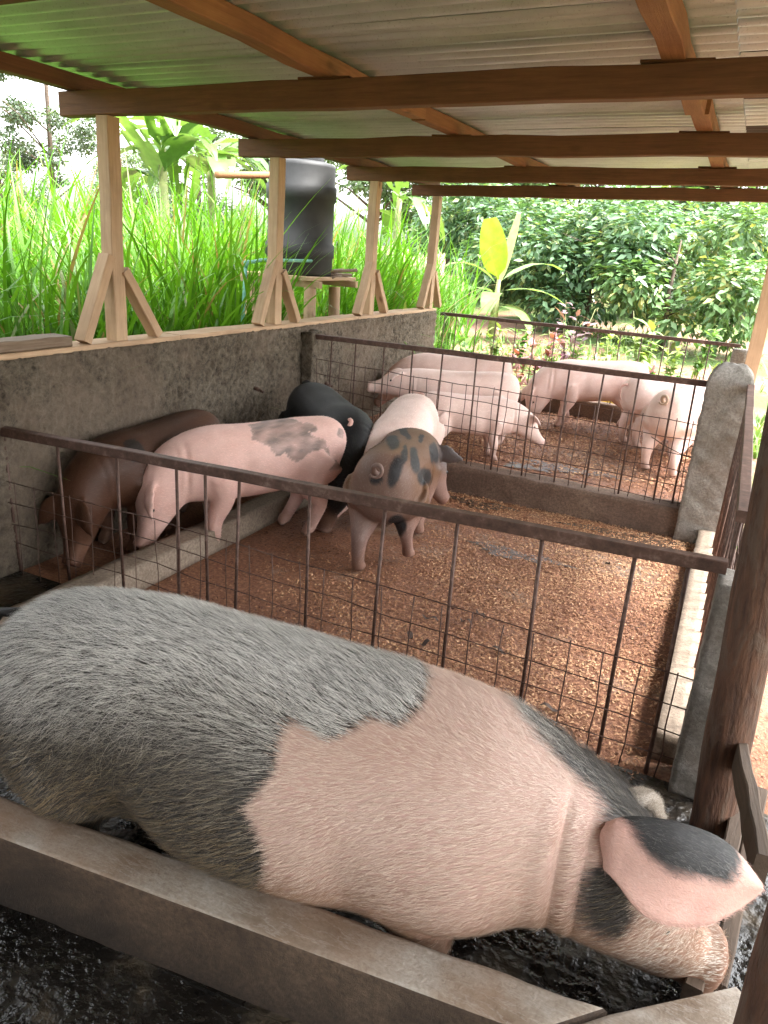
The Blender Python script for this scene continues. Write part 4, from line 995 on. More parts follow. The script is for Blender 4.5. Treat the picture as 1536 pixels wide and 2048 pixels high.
def pig(name, label, loc, heading, s, colf, sec=GROW, neck_pitch=0.0, neck_yaw=0.0, body_yaw=0.0, head_pitch=0.0, feet=None, voxel=0.0115, ears=None, tail='curl', tailcol=None,
        legk=1.0, rump_yaw=0.0, ear_set=(0.16, 0.062, 40, 25), tail_pts=None, mat=None, eyes=True, smooth_it=5):
    """feet: dict of 'hl','hr','fl','fr' -> (dx, dy, lift)"""
    loc = Vector(loc); hd = R(heading); sow = sec is SOW
    W = Matrix.Translation(loc) @ Matrix.Rotation(hd, 4, 'Z'); W3 = np.array(W.to_3x3()); Wt = np.array(loc)
    A = np.array(sec) * s; n = len(A); mid = 4
    hb = next(i for i in range(n) if abs(sec[i][0] - (0.79 if sow else 0.585)) < 1e-6)     # head base node
    Rm = [None] * n; C = [None] * n; Rm[mid] = np.eye(3); C[mid] = np.array([A[mid, 0], 0, A[mid, 1]])
    for i in range(mid + 1, n):
        r_ = Rm[i - 1]
        y_ = R(body_yaw) / 3 if i in (mid + 1, mid + 2, mid + 3) else 0
        p_ = 0
        if hb - 2 <= i <= hb: y_ += R(neck_yaw) / 3; p_ += R(neck_pitch) / 3
        if i == hb + 1: p_ += R(head_pitch)
        Rn = r_ @ rotm('Z', y_) @ rotm('Y', p_)
        dv = np.array([A[i, 0] - A[i - 1, 0], 0, A[i, 1] - A[i - 1, 1]])
        C[i] = C[i - 1] + Rn @ dv; Rm[i] = Rn
    for i in range(mid - 1, -1, -1):
        Rn = Rm[i + 1] @ rotm('Z', R(rump_yaw) / 4)
        dv = np.array([A[i, 0] - A[i + 1, 0], 0, A[i, 1] - A[i + 1, 1]]); C[i] = C[i + 1] + Rn @ dv; Rm[i] = Rn
    m = 64; Cc = catmull(C, m); par = catmull(A[:, 2:], m); par = np.maximum(par, 0.004)
    fr = catmull(np.array([r_.ravel() for r_ in Rm]), m).reshape(-1, 3, 3)
    Rf = []
    for r_ in fr:
        q, _, vt = np.linalg.svd(r_); Rf.append(q @ vt)
    V, F = ellipse_loft(Cc, Rf, par[:, 0], par[:, 1], par[:, 2])
    V = list(V); F = list(F)
    def add(v, f):
        o = len(V); V.extend([np.array(q) for q in v]); F.extend([tuple(i + o for i in q) for q in f])
    # legs
    feet = feet or {}
    k = s * (1.0 if not sow else 1.0)
    if sow:
        HL = [(-.62, .10, .40, .185), (-.60, .13, .26, .155), (-.62, .16, .17, .095), (-.60, .18, .08, .056), (-.565, .18, .03, .052)]
        FL = [(.34, .10, .36, .155), (.33, .135, .25, .115), (.385, .16, .15, .070), (.38, .16, .07, .050), (.41, .16, .03, .050)]
    else:
        HL = [(-.36, .085, .46, .135), (-.30, .10, .34, .105), (-.40, .105, .205, .050), (-.395, .105, .085, .034), (-.37, .105, .035, .036)]
        FL = [(.25, .095, .42, .105), (.225, .11, .295, .070), (.262, .105, .165, .043), (.258, .105, .075, .033), (.28, .105, .035, .035)]
    def at_node(x, base_z=0):
        # frame shift of the body at rest position x
        j = int(np.argmin(np.abs(A[:, 0] - x * s))); return j
    for key, tpl, sgn in (('hl', HL, 1), ('hr', HL, -1), ('fl', FL, 1), ('fr', FL, -1)):
        dx, dy, lift = feet.get(key, (0, 0, 0)); j = at_node(tpl[0][0]); pts, rads = [], []
        for i, (x, y, z, r_) in enumerate(tpl):
            rest = np.array([x * s, y * sgn * s, z * s]); c_rest = np.array([A[j, 0], 0, A[j, 1]])
            body = C[j] + Rm[j] @ (rest - c_rest)              # follows the bent spine
            f = [0, 0.2, 0.6, 0.95, 1][i]
            p = body + np.array([dx, dy, lift if i > 1 else lift * 0.4]) * f
            if i >= 2: p[2] = z * s * legk + lift * f
            if lift and i == 4: p = p + np.array([0.02, 0, -0.03]) * s
            pts.append(p); rads.append(r_ * s)
        Q = catmull(np.c_[np.array(pts), np.array(rads)], 16)
        v, f = tube_geo([Vector(q[:3]) for q in Q], [float(q[3]) for q in Q], 12); add(v, f)
        ft = np.array(pts[-1]); fz = (0.03 * s if not lift else ft[2])
        fw = Rm[j] @ np.array([1, 0, 0]); lf = Rm[j] @ np.array([0, 1, 0]); hk = s * (1.45 if sow else 1)
        for sg in (-1, 1):
            toe = ft + fw * 0.032 * hk + lf * sg * 0.016 * hk; toe[2] = ft[2] - 0.022 * s
            v, f = tube_geo([Vector(ft + lf * sg * 0.014 * hk + np.array([0, 0, 0.02 * s])), Vector(ft + fw * 0.012 * hk + lf * sg * 0.016 * hk + np.array([0, 0, -0.008 * s])), Vector(toe)], [0.024 * hk, 0.022 * hk, 0.012 * hk], 8); add(v, f)
            dc = ft - fw * 0.04 * hk + lf * sg * 0.018 * hk + np.array([0, 0, 0.03 * s])
            v, f = tube_geo([Vector(dc + fw * 0.02 * hk), Vector(dc - np.array([0, 0, 0.02 * s]))], [0.014 * hk, 0.009 * hk], 6); add(v, f)
    Winv3 = W3.T
    # ears
    He, Hr = C[hb], Rm[hb]; hw, hu = A[hb, 2], A[hb, 3]
    eL, eW, eOut, eDown = ear_set
    if ears is None:
        for sg in (-1, 1):
            base = He + Hr @ np.array([0.0, sg * hw * 0.62, hu * 0.72])
            dirv = np.array([math.cos(R(eOut)) * math.cos(R(eDown)), sg * math.sin(R(eOut)) * math.cos(R(eDown)), -math.sin(R(eDown)) + 0.25])
            dirv /= np.linalg.norm(dirv)
            wd = Hr @ np.array([0.35, -sg * 0.25 * 0, 1.0]); wd = np.cross(Hr @ dirv, Hr @ np.array([0.55, 0, 0.85]))
            v, f = ear_geo(base - Hr @ dirv * 0.03 * s, base + Hr @ dirv * (eL * s), wd, eW * s, 0.012 * s, 0.02 * s); add(v, f)
    else:
        for (b_, t_, wd, wdt, th, sg_) in ears:     # world coordinates
            v, f = ear_geo(Winv3 @ (np.array(b_) - Wt), Winv3 @ (np.array(t_) - Wt), Winv3 @ np.array(wd), wdt, th, sg_); add(v, f)
    # one continuous skin
    tmp_me = mesh('tmp_pig', V, F); tmp = bpy.data.objects.new('tmp_pig', tmp_me); COL.objects.link(tmp)
    rmod = tmp.modifiers.new('r', 'REMESH'); rmod.mode = 'VOXEL'; rmod.voxel_size = voxel * (1 if sow else s); rmod.adaptivity = 0
    smod = tmp.modifiers.new('s', 'SMOOTH'); smod.factor = 0.5; smod.iterations = smooth_it
    dg = bpy.context.evaluated_depsgraph_get(); ev = tmp.evaluated_get(dg); me = bpy.data.meshes.new_from_object(ev)
    bpy.data.objects.remove(tmp); bpy.data.meshes.remove(tmp_me)
    me.name = 'pig_body'; nv = len(me.vertices); co = np.empty(nv * 3, np.float32); me.vertices.foreach_get('co', co); co = co.reshape(-1, 3).astype(float)
    # uneven muscle and folds
    nr = np.empty(nv * 3, np.float32); me.vertices.foreach_get('normal', nr); nr = nr.reshape(-1, 3)
    def dent(x, z, rx, rz, amt):
        sd = np.clip(np.abs(nr[:, 1]) * 1.6, 0, 1)
        return amt * np.exp(-((co[:, 0] / s - x) / rx) ** 2 - ((co[:, 2] / s - z) / rz) ** 2) * sd
    if sow: dn = dent(-.40, .30, .10, .13, -.045) + dent(-.66, .40, .13, .16, .03) + dent(.44, .34, .12, .14, .03) + dent(.20, .30, .07, .16, -.02) + dent(.635, .42, .012, .17, -.016) + dent(.69, .40, .010, .13, -.012) + dent(.60, .45, .02, .15, .006) + dent(-.1, .33, .28, .12, .015)
    else: dn = dent(-.20, .37, .07, .10, -.024) + dent(-.34, .43, .10, .13, .014) + dent(.27, .42, .09, .12, .016) + dent(.13, .40, .05, .13, -.014) + dent(.425, .45, .012, .14, -.010) + dent(.47, .45, .010, .12, -.006)
    co = co + nr * (dn * s)[:, None]
    co = co + nr * (sinoise(co, 14 / s, 17 + int(heading) % 360, 2) * 0.0022 * s)[:, None]
    zmin = co[:, 2].min(); me.vertices.foreach_set('co', co.astype(np.float32).ravel())
    me.polygons.foreach_set('use_smooth', np.ones(len(me.polygons), bool)); me.update()
    Pw = co @ W3.T + Wt
    px_, py_ = projpx(Pw)
    col = colf(co / s, Pw, px_, py_)
    # hooves, nostrils, muddy legs
    zz = co[:, 2] / s
    mud = np.clip((0.17 + 0.05 * sinoise(co, 25, 3) - zz) / 0.10, 0, 1)[:, None] * 0.55
    col = lerp(col, np.array((0.24, 0.13, 0.085)), 1) * mud + col * (1 - mud) if not sow else col
    hoof = (zz < 0.028)[:, None]; col = np.where(hoof, np.array((0.20, 0.13, 0.10)), col)
    sn, Rs = C[-2], Rm[-2]
    for sg in (-1, 1):
        q = sn + Rs @ np.array([0.004 * s, sg * A[-2, 2] * 0.38, A[-2, 3] * 0.15]); dd = np.linalg.norm(co - q, axis=1)
        col = np.where((dd < A[-2, 2] * 0.28)[:, None], np.array((0.06, 0.02, 0.02)), col)
    ds = np.linalg.norm(co - sn, axis=1); snm = np.clip(1 - ds / (0.075 * s), 0, 1)[:, None] * 0.5
    col = col * (1 - snm) + np.minimum(col * np.array((0.85, 0.55, 0.55)), 1) * snm
    setcol(me, np.clip(col, 0, 1))
    root = empty(name, loc, label, 'pig', 'pigs in the shed', hd)
    bo = obj('body', me, mat or M['skin'], root, W)
    if eyes:
        ei = hb + 1
        for sg in (-1, 1):
            q = C[ei] + Rm[ei] @ np.array([0.0, sg * A[ei, 2] * (0.84 if sow else 0.89), A[ei, 3] * 0.42])
            bm = bmesh.new(); bmesh.ops.create_uvsphere(bm, u_segments=10, v_segments=8, radius=0.0105 * s * (1.2 if sow else 1)); em = bpy.data.meshes.new('eye'); bm.to_mesh(em); bm.free()
            obj('eye', em, M['eye'], root, W @ Matrix.Translation(Vector(q)))
    # tail
    tb_ = C[1] + Rm[1] @ np.array([-0.02 * s, 0, A[1, 3] * 0.78])
    pts, rads = [], []
    if tail_pts is not None:
        pts = [Vector(Winv3 @ (np.array(q) - Wt)) for q in tail_pts]; rads = list(np.linspace(0.02, 0.008, len(pts)))
    elif tail == 'curl':
        for i in range(19):
            t = i / 18; a = t * 2 * math.pi * 1.15; rr = 0.031 * s
            pts.append(Vector(tb_ + Rm[0] @ np.array([-0.035 * s * min(1, t * 3) - 0.02 * s * t, rr * (math.sin(a)) * 0.9 + 0.02 * s * t, rr * (1 - math.cos(a)) - 0.01 * s])))
            rads.append((0.016 - 0.009 * t) * s)
    else:
        for i in range(9):
            t = i / 8; pts.append(Vector(tb_ + Rm[0] @ np.array([-0.05 * s * math.sin(t * 2.2), 0.03 * s * math.sin(t * 3), -0.17 * s * t * t + 0.02 * s * t]))); rads.append((0.014 - 0.009 * t) * s)
    v, f = tube_geo(pts, rads, 8); p0 = pts[0]
    tm_ = mesh('tail', [q - p0 for q in v], f, True, np.tile(np.array(tailcol if tailcol is not None else (0.66, 0.42, 0.36)), (len(v), 1)))
    obj('tail', tm_, mat or M['skin'], root, W @ Matrix.Translation(p0))
    if not sow: PIGS.append((root, me, W))
    return root, bo, me, W, C, Rm, A
def inpoly(px_, py_, poly):
    inside = np.zeros(len(px_), bool); n = len(poly); j = n - 1
    for i in range(n):
        xi, yi = poly[i]; xj, yj = poly[j]
        c = ((yi > py_) != (yj > py_)) & (px_ < (xj - xi) * (py_ - yi) / (yj - yi + 1e-9) + xi)
        inside ^= c; j = i
    return inside
def inell(px_, py_, x, y, rx, ry, rot=0):
    c, s_ = math.cos(R(rot)), math.sin(R(rot)); dx, dy = px_ - x, py_ - y
    return ((dx * c + dy * s_) / rx) ** 2 + ((-dx * s_ + dy * c) / ry) ** 2
def pinkish(base, var=0.06, seedn=1):
    def f(cl, Pw, px_, py_):
        k = sinoise(cl, 7, seedn, 3)[:, None]; c = np.tile(np.array(base), (len(cl), 1)) * (1 + var * k)
        g_ = np.clip(sinoise(cl, 5, seedn + 5, 4) - 0.35 + 0.9 * np.clip(0.40 - cl[:, 2], 0, 0.3), 0, 0.8)[:, None] * 0.55
        return c * (1 - g_) + np.array((0.36, 0.24, 0.18)) * g_
    return f
PINK = (0.82, 0.64, 0.58)
# --- pen in the middle
def col_grey(cl, Pw, px_, py_):
    c = pinkish((0.74, 0.50, 0.44), seedn=3)(cl, Pw, px_, py_)
    j = 9 * sinoise(cl, 28, 5, 2); jx = px_ + j; jy = py_ + 7 * sinoise(cl, 30, 6, 2)
    p = inpoly(jx, jy, [(498, 845), (530, 832), (570, 832), (610, 850), (645, 885), (655, 915), (635, 900), (615, 912), (596, 925), (580, 905), (560, 908), (545, 890), (515, 880)])
    p |= (sinoise(cl, 40, 8, 1) > 0.95) & (cl[:, 0] < 0.05) & (cl[:, 2] > 0.42)
    w_ = np.where(p, 0.62 + 0.3 * sinoise(cl, 70, 9, 3), 0)[:, None]; w_ = np.clip(w_, 0, 0.9)
    return c * (1 - w_) + np.array((0.17, 0.145, 0.13)) * w_
pig('pig', 'pink pig with a grey patch on its rump, head down in the feeding channel', (-2.33, 3.42, 0), 236, 1.03, col_grey, neck_pitch=52, neck_yaw=12, feet={'hl': (0.10, 0, 0), 'fl': (0.02, 0, 0), 'fr': (-0.06, 0, 0), 'hr': (0.16, 0, 0)})
def col_brown(cl, Pw, px_, py_):
    k = sinoise(cl, 5, 7, 3)[:, None]; c = np.array((0.068, 0.028, 0.014)) * (1 + 0.25 * k)
    sp = sinoise(cl, 16, 11, 2) > 0.85; c = np.where(sp[:, None], np.array((0.015, 0.010, 0.008)), c); return c
pig('pig', 'dark brown pig feeding in the channel against the wall', (-2.82, 3.12, 0), 269, 0.98, col_brown, neck_pitch=55, neck_yaw=6, tail='hang', tailcol=(0.05, 0.025, 0.015))
def col_black(cl, Pw, px_, py_):
    k = sinoise(cl, 8, 7, 3)[:, None]; return np.array((0.0045, 0.005, 0.0065)) * (1 + 0.3 * k)
pig('pig', 'black pig standing behind the pink pig with the grey patch', (-2.30, 4.22, 0), -42, 1.08, col_black, neck_pitch=70, neck_yaw=-40, feet={'fl': (0.06, 0, 0), 'fr': (0.05, 0, 0)}, tailcol=(0.008, 0.008, 0.009))
pig('pig', 'clean white pig nuzzling between the black pig and the spotted pig', (-1.88, 4.44, 0), -76, 1.03, pinkish(PINK, seedn=9), neck_pitch=42, neck_yaw=-45)
def col_spot(cl, Pw, px_, py_):
    k = sinoise(cl, 6, 7, 3)[:, None]; c = np.tile(np.array((0.165, 0.088, 0.048)), (len(cl), 1)) * (1 + 0.15 * k)
    lowp = np.clip((0.42 - cl[:, 2]) / 0.15, 0, 1)[:, None]; c = c * (1 - lowp) + np.array((0.28, 0.18, 0.15)) * lowp
    hp_ = np.clip((-0.36 - cl[:, 0]) / 0.1, 0, 1)[:, None] * 0.7; c = c * (1 - hp_) + np.array((0.18, 0.122, 0.105)) * hp_
    zx, zy = (px_ - 560) * 3.84, (py_ - 760) * 3.84; j1, j2 = 14 * sinoise(cl, 30, 3, 2), 14 * sinoise(cl, 30, 4, 2)
    d_ = np.full(len(cl), 9.0)
    for (x, y, rx, ry, ro) in ((670, 450, 150, 50, -33), (865, 480, 50, 60, 0), (945, 385, 30, 70, -35), (1035, 620, 42, 105, 0), (890, 700, 52, 125, 18), (955, 570, 22, 75, 5), (730, 770, 48, 42, 0), (1100, 745, 62, 60, 0), (895, 1120, 65, 85, 0), (1090, 450, 22, 28, 0), (1180, 560, 30, 80, 0), (780, 350, 120, 25, 0)):
        d_ = np.minimum(d_, inell(zx + j1, zy + j2, x, y, rx, ry, ro))
    er = np.clip(1.3 - inell(px_, py_, 905, 910, 38, 40), 0, 1)[:, None]; c = c * (1 - er) + np.array((0.17, 0.15, 0.15)) * er
    sm_ = np.clip((1.35 - d_) / 0.6, 0, 1)[:, None]
    c = c * (1 - sm_) + np.array((0.020, 0.019, 0.021)) * sm_
    return c
pig('pig', 'brown pig with black spots walking away in the middle pen', (-1.59, 3.74, 0), 103, 1.0, col_spot, neck_pitch=42, neck_yaw=-28, feet={'hl': (-0.05, 0, 0), 'hr': (0.13, -0.02, 0.06), 'fl': (0.05, 0, 0), 'fr': (-0.04, 0, 0)}, tailcol=(0.19, 0.13, 0.11), ears=[(ony(862, 900, 4.22), ony(926, 914, 4.16), (0, 0.1, 1), 0.062, 0.012, 0.015), (ony(800, 905, 4.4), ony(770, 925, 4.5), (0, 0.1, 1), 0.055, 0.012, 0.015)])
# --- pen at the back
Z3 = 0.13
pig('pig', 'white pig facing right with lowered head just behind the middle fence', (-1.77, 5.45, Z3), 34, 0.76, pinkish((0.80, 0.62, 0.56), seedn=12), neck_pitch=28, neck_yaw=-8, ear_set=(0.17, 0.062, 60, 12))
pig('pig', 'pale pig facing left with raised head and snout near the wall', (-2.02, 5.95, Z3), 203, 0.90, pinkish(PINK, seedn=13), neck_pitch=-4, neck_yaw=4, ear_set=(0.16, 0.06, 55, 20))
pig('pig', 'pale pig half hidden behind the pig with the raised head', (-2.30, 6.55, Z3), 197, 0.97, pinkish((0.80, 0.61, 0.55), seedn=14), neck_pitch=40)
pig('pig', 'pale pig standing sideways, head to the ground, by the farthest fence', (-1.20, 7.36, Z3), 206, 0.98, pinkish((0.80, 0.61, 0.55), seedn=15), neck_pitch=62, neck_yaw=8, feet={'hl': (-0.04, 0, 0), 'fl': (0.03, 0, 0), 'fr': (-0.08, 0, 0)}, tailcol=(0.6, 0.4, 0.34))
pig('pig', 'pale pig turned toward the corner behind the pig showing its curly tail', (-0.47, 7.08, Z3), 45, 0.92, pinkish((0.82, 0.65, 0.59), seedn=16), neck_pitch=45, tail='hang')
pig('pig', 'pale pig seen from behind with curly tail next to the concrete post', (-0.30, 6.38, Z3), 78, 0.98, pinkish((0.82, 0.64, 0.57), seedn=17), neck_pitch=45, feet={'hl': (0.0, 0.01, 0), 'hr': (-0.04, -0.01, 0)}, tailcol=(0.5, 0.38, 0.28))

# --- the big sow in front
PA = [(-400, 900), (600, 1150), (850, 1310), (862, 1360), (852, 1415), (800, 1455), (735, 1440), (650, 1482), (585, 1438), (560, 1490), (552, 1540), (515, 1585), (488, 1615), (505, 1660), (522, 1710), (525, 1770), (470, 2100), (-400, 2100)]
PB = [(1020, 1385), (1120, 1420), (1220, 1490), (1300, 1570), (1400, 1650), (1330, 1720), (1262, 1668), (1240, 1665), (1215, 1630), (1195, 1580), (1120, 1505), (1060, 1440)]
PC = [(1235, 1640), (1250, 1560), (1450, 1600), (1486, 1712), (1462, 1768), (1400, 1758), (1340, 1742), (1295, 1705)]
PD = [(1188, 1745), (1235, 1732), (1268, 1762), (1275, 1830), (1240, 1885), (1190, 1862), (1165, 1812)]
SKD, SKP = np.array((0.042, 0.037, 0.033)), np.array((0.60, 0.42, 0.365))
def sow_mask(P, px_, py_, jit=0.0):
    j1, j2 = 10 * sinoise(P, 38, 3, 3), 10 * sinoise(P, 38, 4, 3)
    if jit: j1 = j1 + rng.normal(0, jit, len(P)); j2 = j2 + rng.normal(0, jit, len(P))
    m_ = np.zeros(len(P))
    for pl in (PA, PB, PC, PD): m_[inpoly(px_ + j1, py_ + j2, pl)] = 1
    return m_
def col_sow(cl, Pw, px_, py_):
    k = sinoise(cl, 5, 2, 3)[:, None]; m_ = np.mean([sow_mask(cl, px_ + a_, py_ + b_) for a_ in (-8, -3, 3, 8) for b_ in (-8, -3, 3, 8)], axis=0)[:, None]
    pk = SKP * (1 + 0.07 * k); dirt = np.clip((0.38 - cl[:, 2]) / 0.18 + 0.4 * sinoise(cl, 8, 6, 3), 0, 1)[:, None] * 0.75
    tan = np.clip(sinoise(cl, 6, 8, 3) - 0.2, 0, 1)[:, None] * 0.45
    pk = pk * (1 - tan) + np.array((0.42, 0.25, 0.16)) * tan
    pk = pk * (1 - dirt) + np.array((0.25, 0.135, 0.075)) * dirt
    fc = (cl[:, 0] > 0.93)[:, None]
    return SKD * (1 + 0.2 * k) * m_ + pk * (1 - m_)
SOWLOC = (-0.77, 1.40, 0.0)
sow_root, sow_body, sow_me, SW, SCn, SRm, SA = pig('sow', 'huge hairy sow with grey and pink patches filling the foreground', SOWLOC, 7, 1.0, col_sow, sec=SOW, neck_pitch=27, neck_yaw=8, head_pitch=0,
    voxel=0.0085, ears=[],
    tail_pts=[(-1.62, 1.30, 0.58), (-1.66, 1.28, 0.62), (-1.70, 1.26, 0.62), (-1.74, 1.24, 0.55), (-1.73, 1.23, 0.42)], tailcol=(0.012, 0.011, 0.011), feet={'fl': (0.03, 0, 0), 'fr': (-0.03, 0, 0)}, smooth_it=14)
sow_root['group'] = 'sow in the foreground'

def sow_ear(stations, flip, thick=0.005):
    """a floppy ear: upper and lower edge points with heights, rounded between, two skins"""
    st = np.array([[*onz(a, b_, z), *onz(c, d_, z2)] for (a, b_, z, c, d_, z2) in stations]); st = catmull(st, 26)
    nx = 16; n = len(st); top, bot = st[:, :3], st[:, 3:]; G = np.zeros((n, nx + 1, 3))
    ax = unit(np.gradient((top + bot) / 2, axis=0)); wd = bot - top; nn = unit(np.cross(wd, ax)); nn = np.where((nn @ np.array(FW) > 0)[:, None], -nn, nn) * flip
    for j in range(nx + 1):
        v = j / nx; wl_ = np.linalg.norm(wd, axis=1)[:, None]
        G[:, j] = top + wd * v + nn * (wl_ * (0.20 * math.sin(math.pi * v) + 0.05 * math.sin(math.pi * 2.2 * v)))
    G = G + nn[:, None] * (sinoise(G.reshape(-1, 3), 22, 5, 2).reshape(n, nx + 1, 1) * 0.0025)
    V = np.concatenate([G.reshape(-1, 3), (G - nn[:, None] * thick).reshape(-1, 3)]); k = n * (nx + 1); idx = np.arange(k).reshape(n, nx + 1)
    q = np.c_[idx[:-1, :-1].ravel(), idx[:-1, 1:].ravel(), idx[1:, 1:].ravel(), idx[1:, :-1].ravel()]
    F = [tuple(f) for f in q] + [tuple((f + k)[::-1]) for f in q]
    rim = list(idx[:, 0]) + list(idx[-1, 1:]) + list(idx[::-1, -1][1:]) + list(idx[0, ::-1][1:-1])
    F += [(rim[i], rim[(i + 1) % len(rim)], rim[(i + 1) % len(rim)] + k, rim[i] + k) for i in range(len(rim))]
    return V, F
EAR_N = [(1185, 1660, .44, 1190, 1715, .40), (1215, 1642, .54, 1208, 1738, .47), (1255, 1632, .555, 1238, 1772, .46), (1300, 1634, .555, 1266, 1812, .435), (1350, 1642, .55, 1305, 1842, .415), (1400, 1657, .535, 1355, 1853, .40),
         (1440, 1675, .52, 1405, 1850, .395), (1475, 1702, .50, 1450, 1832, .39), (1502, 1735, .475, 1490, 1808, .395), (1524, 1766, .44, 1522, 1784, .415)]
EAR_F = [(1240, 1598, .50, 1292, 1640, .43), (1262, 1576, .50, 1318, 1640, .42), (1288, 1574, .48, 1330, 1640, .41), (1308, 1590, .45, 1330, 1630, .42)]
def ear_col(V):
    px_, py_ = projpx(V); c = np.tile(np.array((0.64, 0.42, 0.36)), (len(V), 1)) * (1 + 0.10 * sinoise(V, 24, 3, 3))[:, None]
    rd = np.clip(sinoise(V, 34, 8, 4) - 0.3, 0, 0.8)[:, None] * 0.5; c = c * (1 - rd) + np.array((0.46, 0.21, 0.17)) * rd
    m_ = np.mean([inpoly(px_ + a_ + 6 * sinoise(V, 60, 3, 2), py_ + b_ + 6 * sinoise(V, 60, 4, 2), PC) for a_ in (-5, 0, 5) for b_ in (-5, 0, 5)], axis=0)[:, None]
    return c * (1 - m_) + np.array((0.016, 0.0165, 0.018)) * m_
ear_objs = []
for stn, fl_, far in ((EAR_N, 1, False), (EAR_F, 1, True)):
    V_, F_ = sow_ear(stn, fl_)
    em_ = mesh('ear', V_, F_, True, ear_col(V_) if not far else np.tile(np.array((0.20, 0.165, 0.13)), (len(V_), 1)))
    em_.calc_loop_triangles(); obj('ear', em_, M['skin'], sow_root); ear_objs.append(em_)
def bristles(body_me, W, n, parent, seedn=3):
    """short hairs lying along the coat, thin tapering strips"""
    g = np.random.default_rng(seedn); nv = len(body_me.vertices); co = np.empty(nv * 3, np.float32); body_me.vertices.foreach_get('co', co); co = co.reshape(-1, 3).astype(float)
    body_me.calc_loop_triangles(); nt_ = len(body_me.loop_triangles); ti = np.empty(nt_ * 3, np.int32); body_me.loop_triangles.foreach_get('vertices', ti); ti = ti.reshape(-1, 3)
    a, b_, c = co[ti[:, 0]], co[ti[:, 1]], co[ti[:, 2]]; cr = np.cross(b_ - a, c - a); ar = np.linalg.norm(cr, axis=1); N_ = cr / np.maximum(ar, 1e-12)[:, None]
    cen = (a + b_ + c) / 3
    wgt = ar * np.where(cen[:, 2] < 0.12, 0.15, 1) * np.where(N_[:, 1] > 0.6, 0.5, 1)
    f = g.choice(nt_, n, p=wgt / wgt.sum()); u_, v_ = g.random(n), g.random(n); sw = u_ + v_ > 1; u_[sw], v_[sw] = 1 - u_[sw], 1 - v_[sw]
    P = a[f] + (b_[f] - a[f]) * u_[:, None] + (c[f] - a[f]) * v_[:, None]; Nn = N_[f]
    flow = np.tile(np.array([-1.0, 0, -0.18]), (n, 1)); flow[:, 2] -= 0.9 * np.clip(-P[:, 0] - 0.25, 0, 0.6) + 0.5 * np.abs(Nn[:, 1]) * np.clip(-P[:, 0], 0, 1)
    mess = np.exp(-(((P[:, 0] + 0.42) / 0.28) ** 2 + ((P[:, 2] - 0.50) / 0.12) ** 2))[:, None]
    flow += g.normal(0, 0.13, (n, 3)) + mess * g.normal(0, 0.75, (n, 3)) + 0.35 * np.c_[sinoise(P, 9, 1, 2), sinoise(P, 9, 2, 2), sinoise(P, 9, 3, 2)]
    d = flow - Nn * np.sum(flow * Nn, 1, keepdims=True); d = unit(d); d1 = unit(d + Nn * g.uniform(0.15, 0.5, n)[:, None]); d2 = unit(d + Nn * g.uniform(-0.05, 0.15, n)[:, None])
    Pw = P @ np.array(W.to_3x3()).T + np.array(W.translation); qx, qy = projpx(Pw); dark = sow_mask(P, qx, qy, 7.0) > 0.5
    face = P[:, 0] > 0.72
    L = np.where(dark, g.uniform(0.030, 0.062, n), g.uniform(0.014, 0.03, n)) * np.where(face, 0.95, 1); Wd = np.where(dark, 0.0007, 0.0006) * g.uniform(0.7, 1.2, n)
    s = unit(np.cross(d1, Nn)); A0 = P - Nn * 0.001; A1 = P + d1 * (L * 0.5)[:, None]; A2 = A1 + d2 * (L * 0.5)[:, None]
    V = np.stack([A0 - s * Wd[:, None] / 2, A0 + s * Wd[:, None] / 2, A1 - s * Wd[:, None] / 2, A1 + s * Wd[:, None] / 2, A2], 1).reshape(-1, 3); i0 = np.arange(n) * 5
    F = np.concatenate([np.c_[i0, i0 + 1, i0 + 3], np.c_[i0, i0 + 3, i0 + 2], np.c_[i0 + 2, i0 + 3, i0 + 4]])
    t = g.random(n)[:, None]
    hiw = np.clip((P[:, 2] - 0.50 + 0.05 * sinoise(P, 6, 12, 2)) / 0.18, 0, 1)[:, None]; cd = lerp((0.08, 0.065, 0.048), (0.32, 0.27, 0.20), t) * (1 - hiw) + lerp((0.56, 0.54, 0.50), (0.90, 0.88, 0.84), t) * hiw; dk = (g.random(n) < 0.55 - 0.36 * hiw[:, 0] + 0.35 * np.clip((P[:, 0] - 0.5) / 0.2, 0, 1))[:, None]; cd = np.where(dk, np.array((0.05, 0.045, 0.042)), cd)  # coat paler on the back, darker below: sky light and flank shade painted in
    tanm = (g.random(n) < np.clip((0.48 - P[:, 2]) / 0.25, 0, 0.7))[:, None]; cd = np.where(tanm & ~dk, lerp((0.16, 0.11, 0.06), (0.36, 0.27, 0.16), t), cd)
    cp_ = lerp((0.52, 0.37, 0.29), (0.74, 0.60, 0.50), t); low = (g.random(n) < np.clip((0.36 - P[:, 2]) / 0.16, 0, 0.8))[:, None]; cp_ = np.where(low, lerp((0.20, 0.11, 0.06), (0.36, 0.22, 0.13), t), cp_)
    muz = np.clip((P[:, 0] - 0.74) / 0.12, 0, 1)[:, None]; cp_ = np.where(g.random((n, 1)) < muz * 0.7, lerp((0.55, 0.47, 0.38), (0.85, 0.78, 0.68), t), cp_)
    col = np.where(dark[:, None], cd, cp_)
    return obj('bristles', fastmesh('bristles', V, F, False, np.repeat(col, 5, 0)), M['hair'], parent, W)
bh = bristles(sow_me, SW, 170000, sow_root); bh['kind'] = 'stuff'

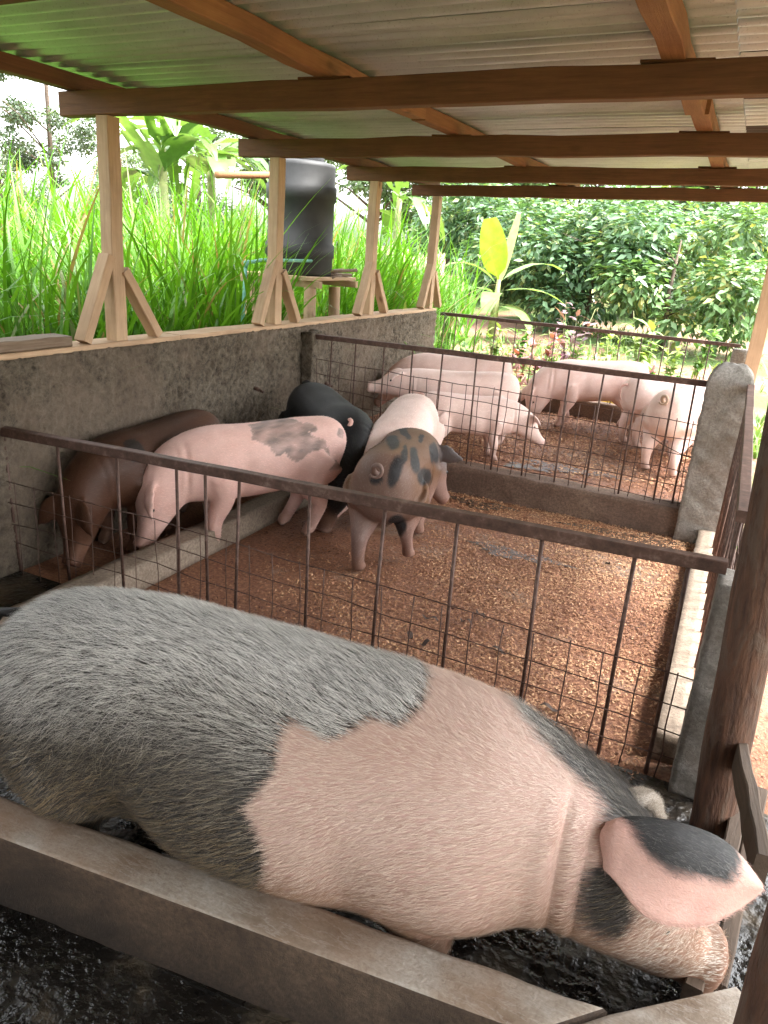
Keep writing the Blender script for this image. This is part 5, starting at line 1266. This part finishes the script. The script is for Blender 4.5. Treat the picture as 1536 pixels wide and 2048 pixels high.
def coat(me, W, n, parent, cfun, L0, L1, wd, flow_local, seedn=5, spread=0.25, lift=(0.1, 0.4), name='bristles'):
    """a thin short coat on any skin mesh; cfun(world points) -> colours and a keep mask"""
    g = np.random.default_rng(seedn); nv = len(me.vertices); co = np.empty(nv * 3, np.float32); me.vertices.foreach_get('co', co); co = co.reshape(-1, 3).astype(float)
    me.calc_loop_triangles(); k = len(me.loop_triangles); ti = np.empty(k * 3, np.int32); me.loop_triangles.foreach_get('vertices', ti); ti = ti.reshape(-1, 3)
    a, b_, c = co[ti[:, 0]], co[ti[:, 1]], co[ti[:, 2]]; cr = np.cross(b_ - a, c - a); ar = np.linalg.norm(cr, axis=1); N_ = cr / np.maximum(ar, 1e-12)[:, None]
    f = g.choice(k, n, p=ar / ar.sum()); u_, v_ = g.random(n), g.random(n); sw = u_ + v_ > 1; u_[sw], v_[sw] = 1 - u_[sw], 1 - v_[sw]
    P = a[f] + (b_[f] - a[f]) * u_[:, None] + (c[f] - a[f]) * v_[:, None]; Nn = N_[f]
    vc = np.empty(nv * 4, np.float32); me.color_attributes['Col'].data.foreach_get('color', vc); base = vc.reshape(-1, 4)[ti[f, 0], :3]
    fl_ = np.array(flow_local) + g.normal(0, spread, (n, 3)); d = unit(fl_ - Nn * np.sum(fl_ * Nn, 1, keepdims=True) + 1e-6)
    d = unit(d + Nn * g.uniform(lift[0], lift[1], n)[:, None]); s_ = unit(np.cross(d, Nn)); L = g.uniform(L0, L1, n)[:, None]
    V = np.stack([P - s_ * wd / 2, P + s_ * wd / 2, P + d * L], 1).reshape(-1, 3); i0 = np.arange(n) * 3
    col = cfun(base, g.random(n)[:, None])
    o = obj(name, fastmesh(name, V, np.c_[i0, i0 + 1, i0 + 2], False, np.repeat(np.clip(col, 0, 1), 3, 0)), M['hair'], parent, W); o['kind'] = 'stuff'
    return o
coat(ear_objs[0], Matrix.Identity(4), 9000, sow_root, lambda b, t: np.where(b.mean(1, keepdims=True) < 0.1, lerp((0.02, 0.02, 0.02), (0.22, 0.21, 0.20), t ** 2), b * (0.95 + 0.25 * t)), 0.008, 0.018, 0.0007, (0.8, -0.1, -0.2), 6)
coat(ear_objs[1], Matrix.Identity(4), 3000, sow_root, lambda b, t: lerp((0.2, 0.16, 0.12), (0.55, 0.48, 0.40), t), 0.010, 0.022, 0.0008, (0.5, 0.2, 0.3), 7)
for k_, (rt, me_, W_) in enumerate(PIGS):
    coat(me_, W_, 16000 if k_ < 5 else 8000, rt, lambda b, t: b * (0.75 + 0.6 * t) + 0.02 * t, 0.010, 0.022, 0.0013, (-1, 0, -0.25), 20 + k_)
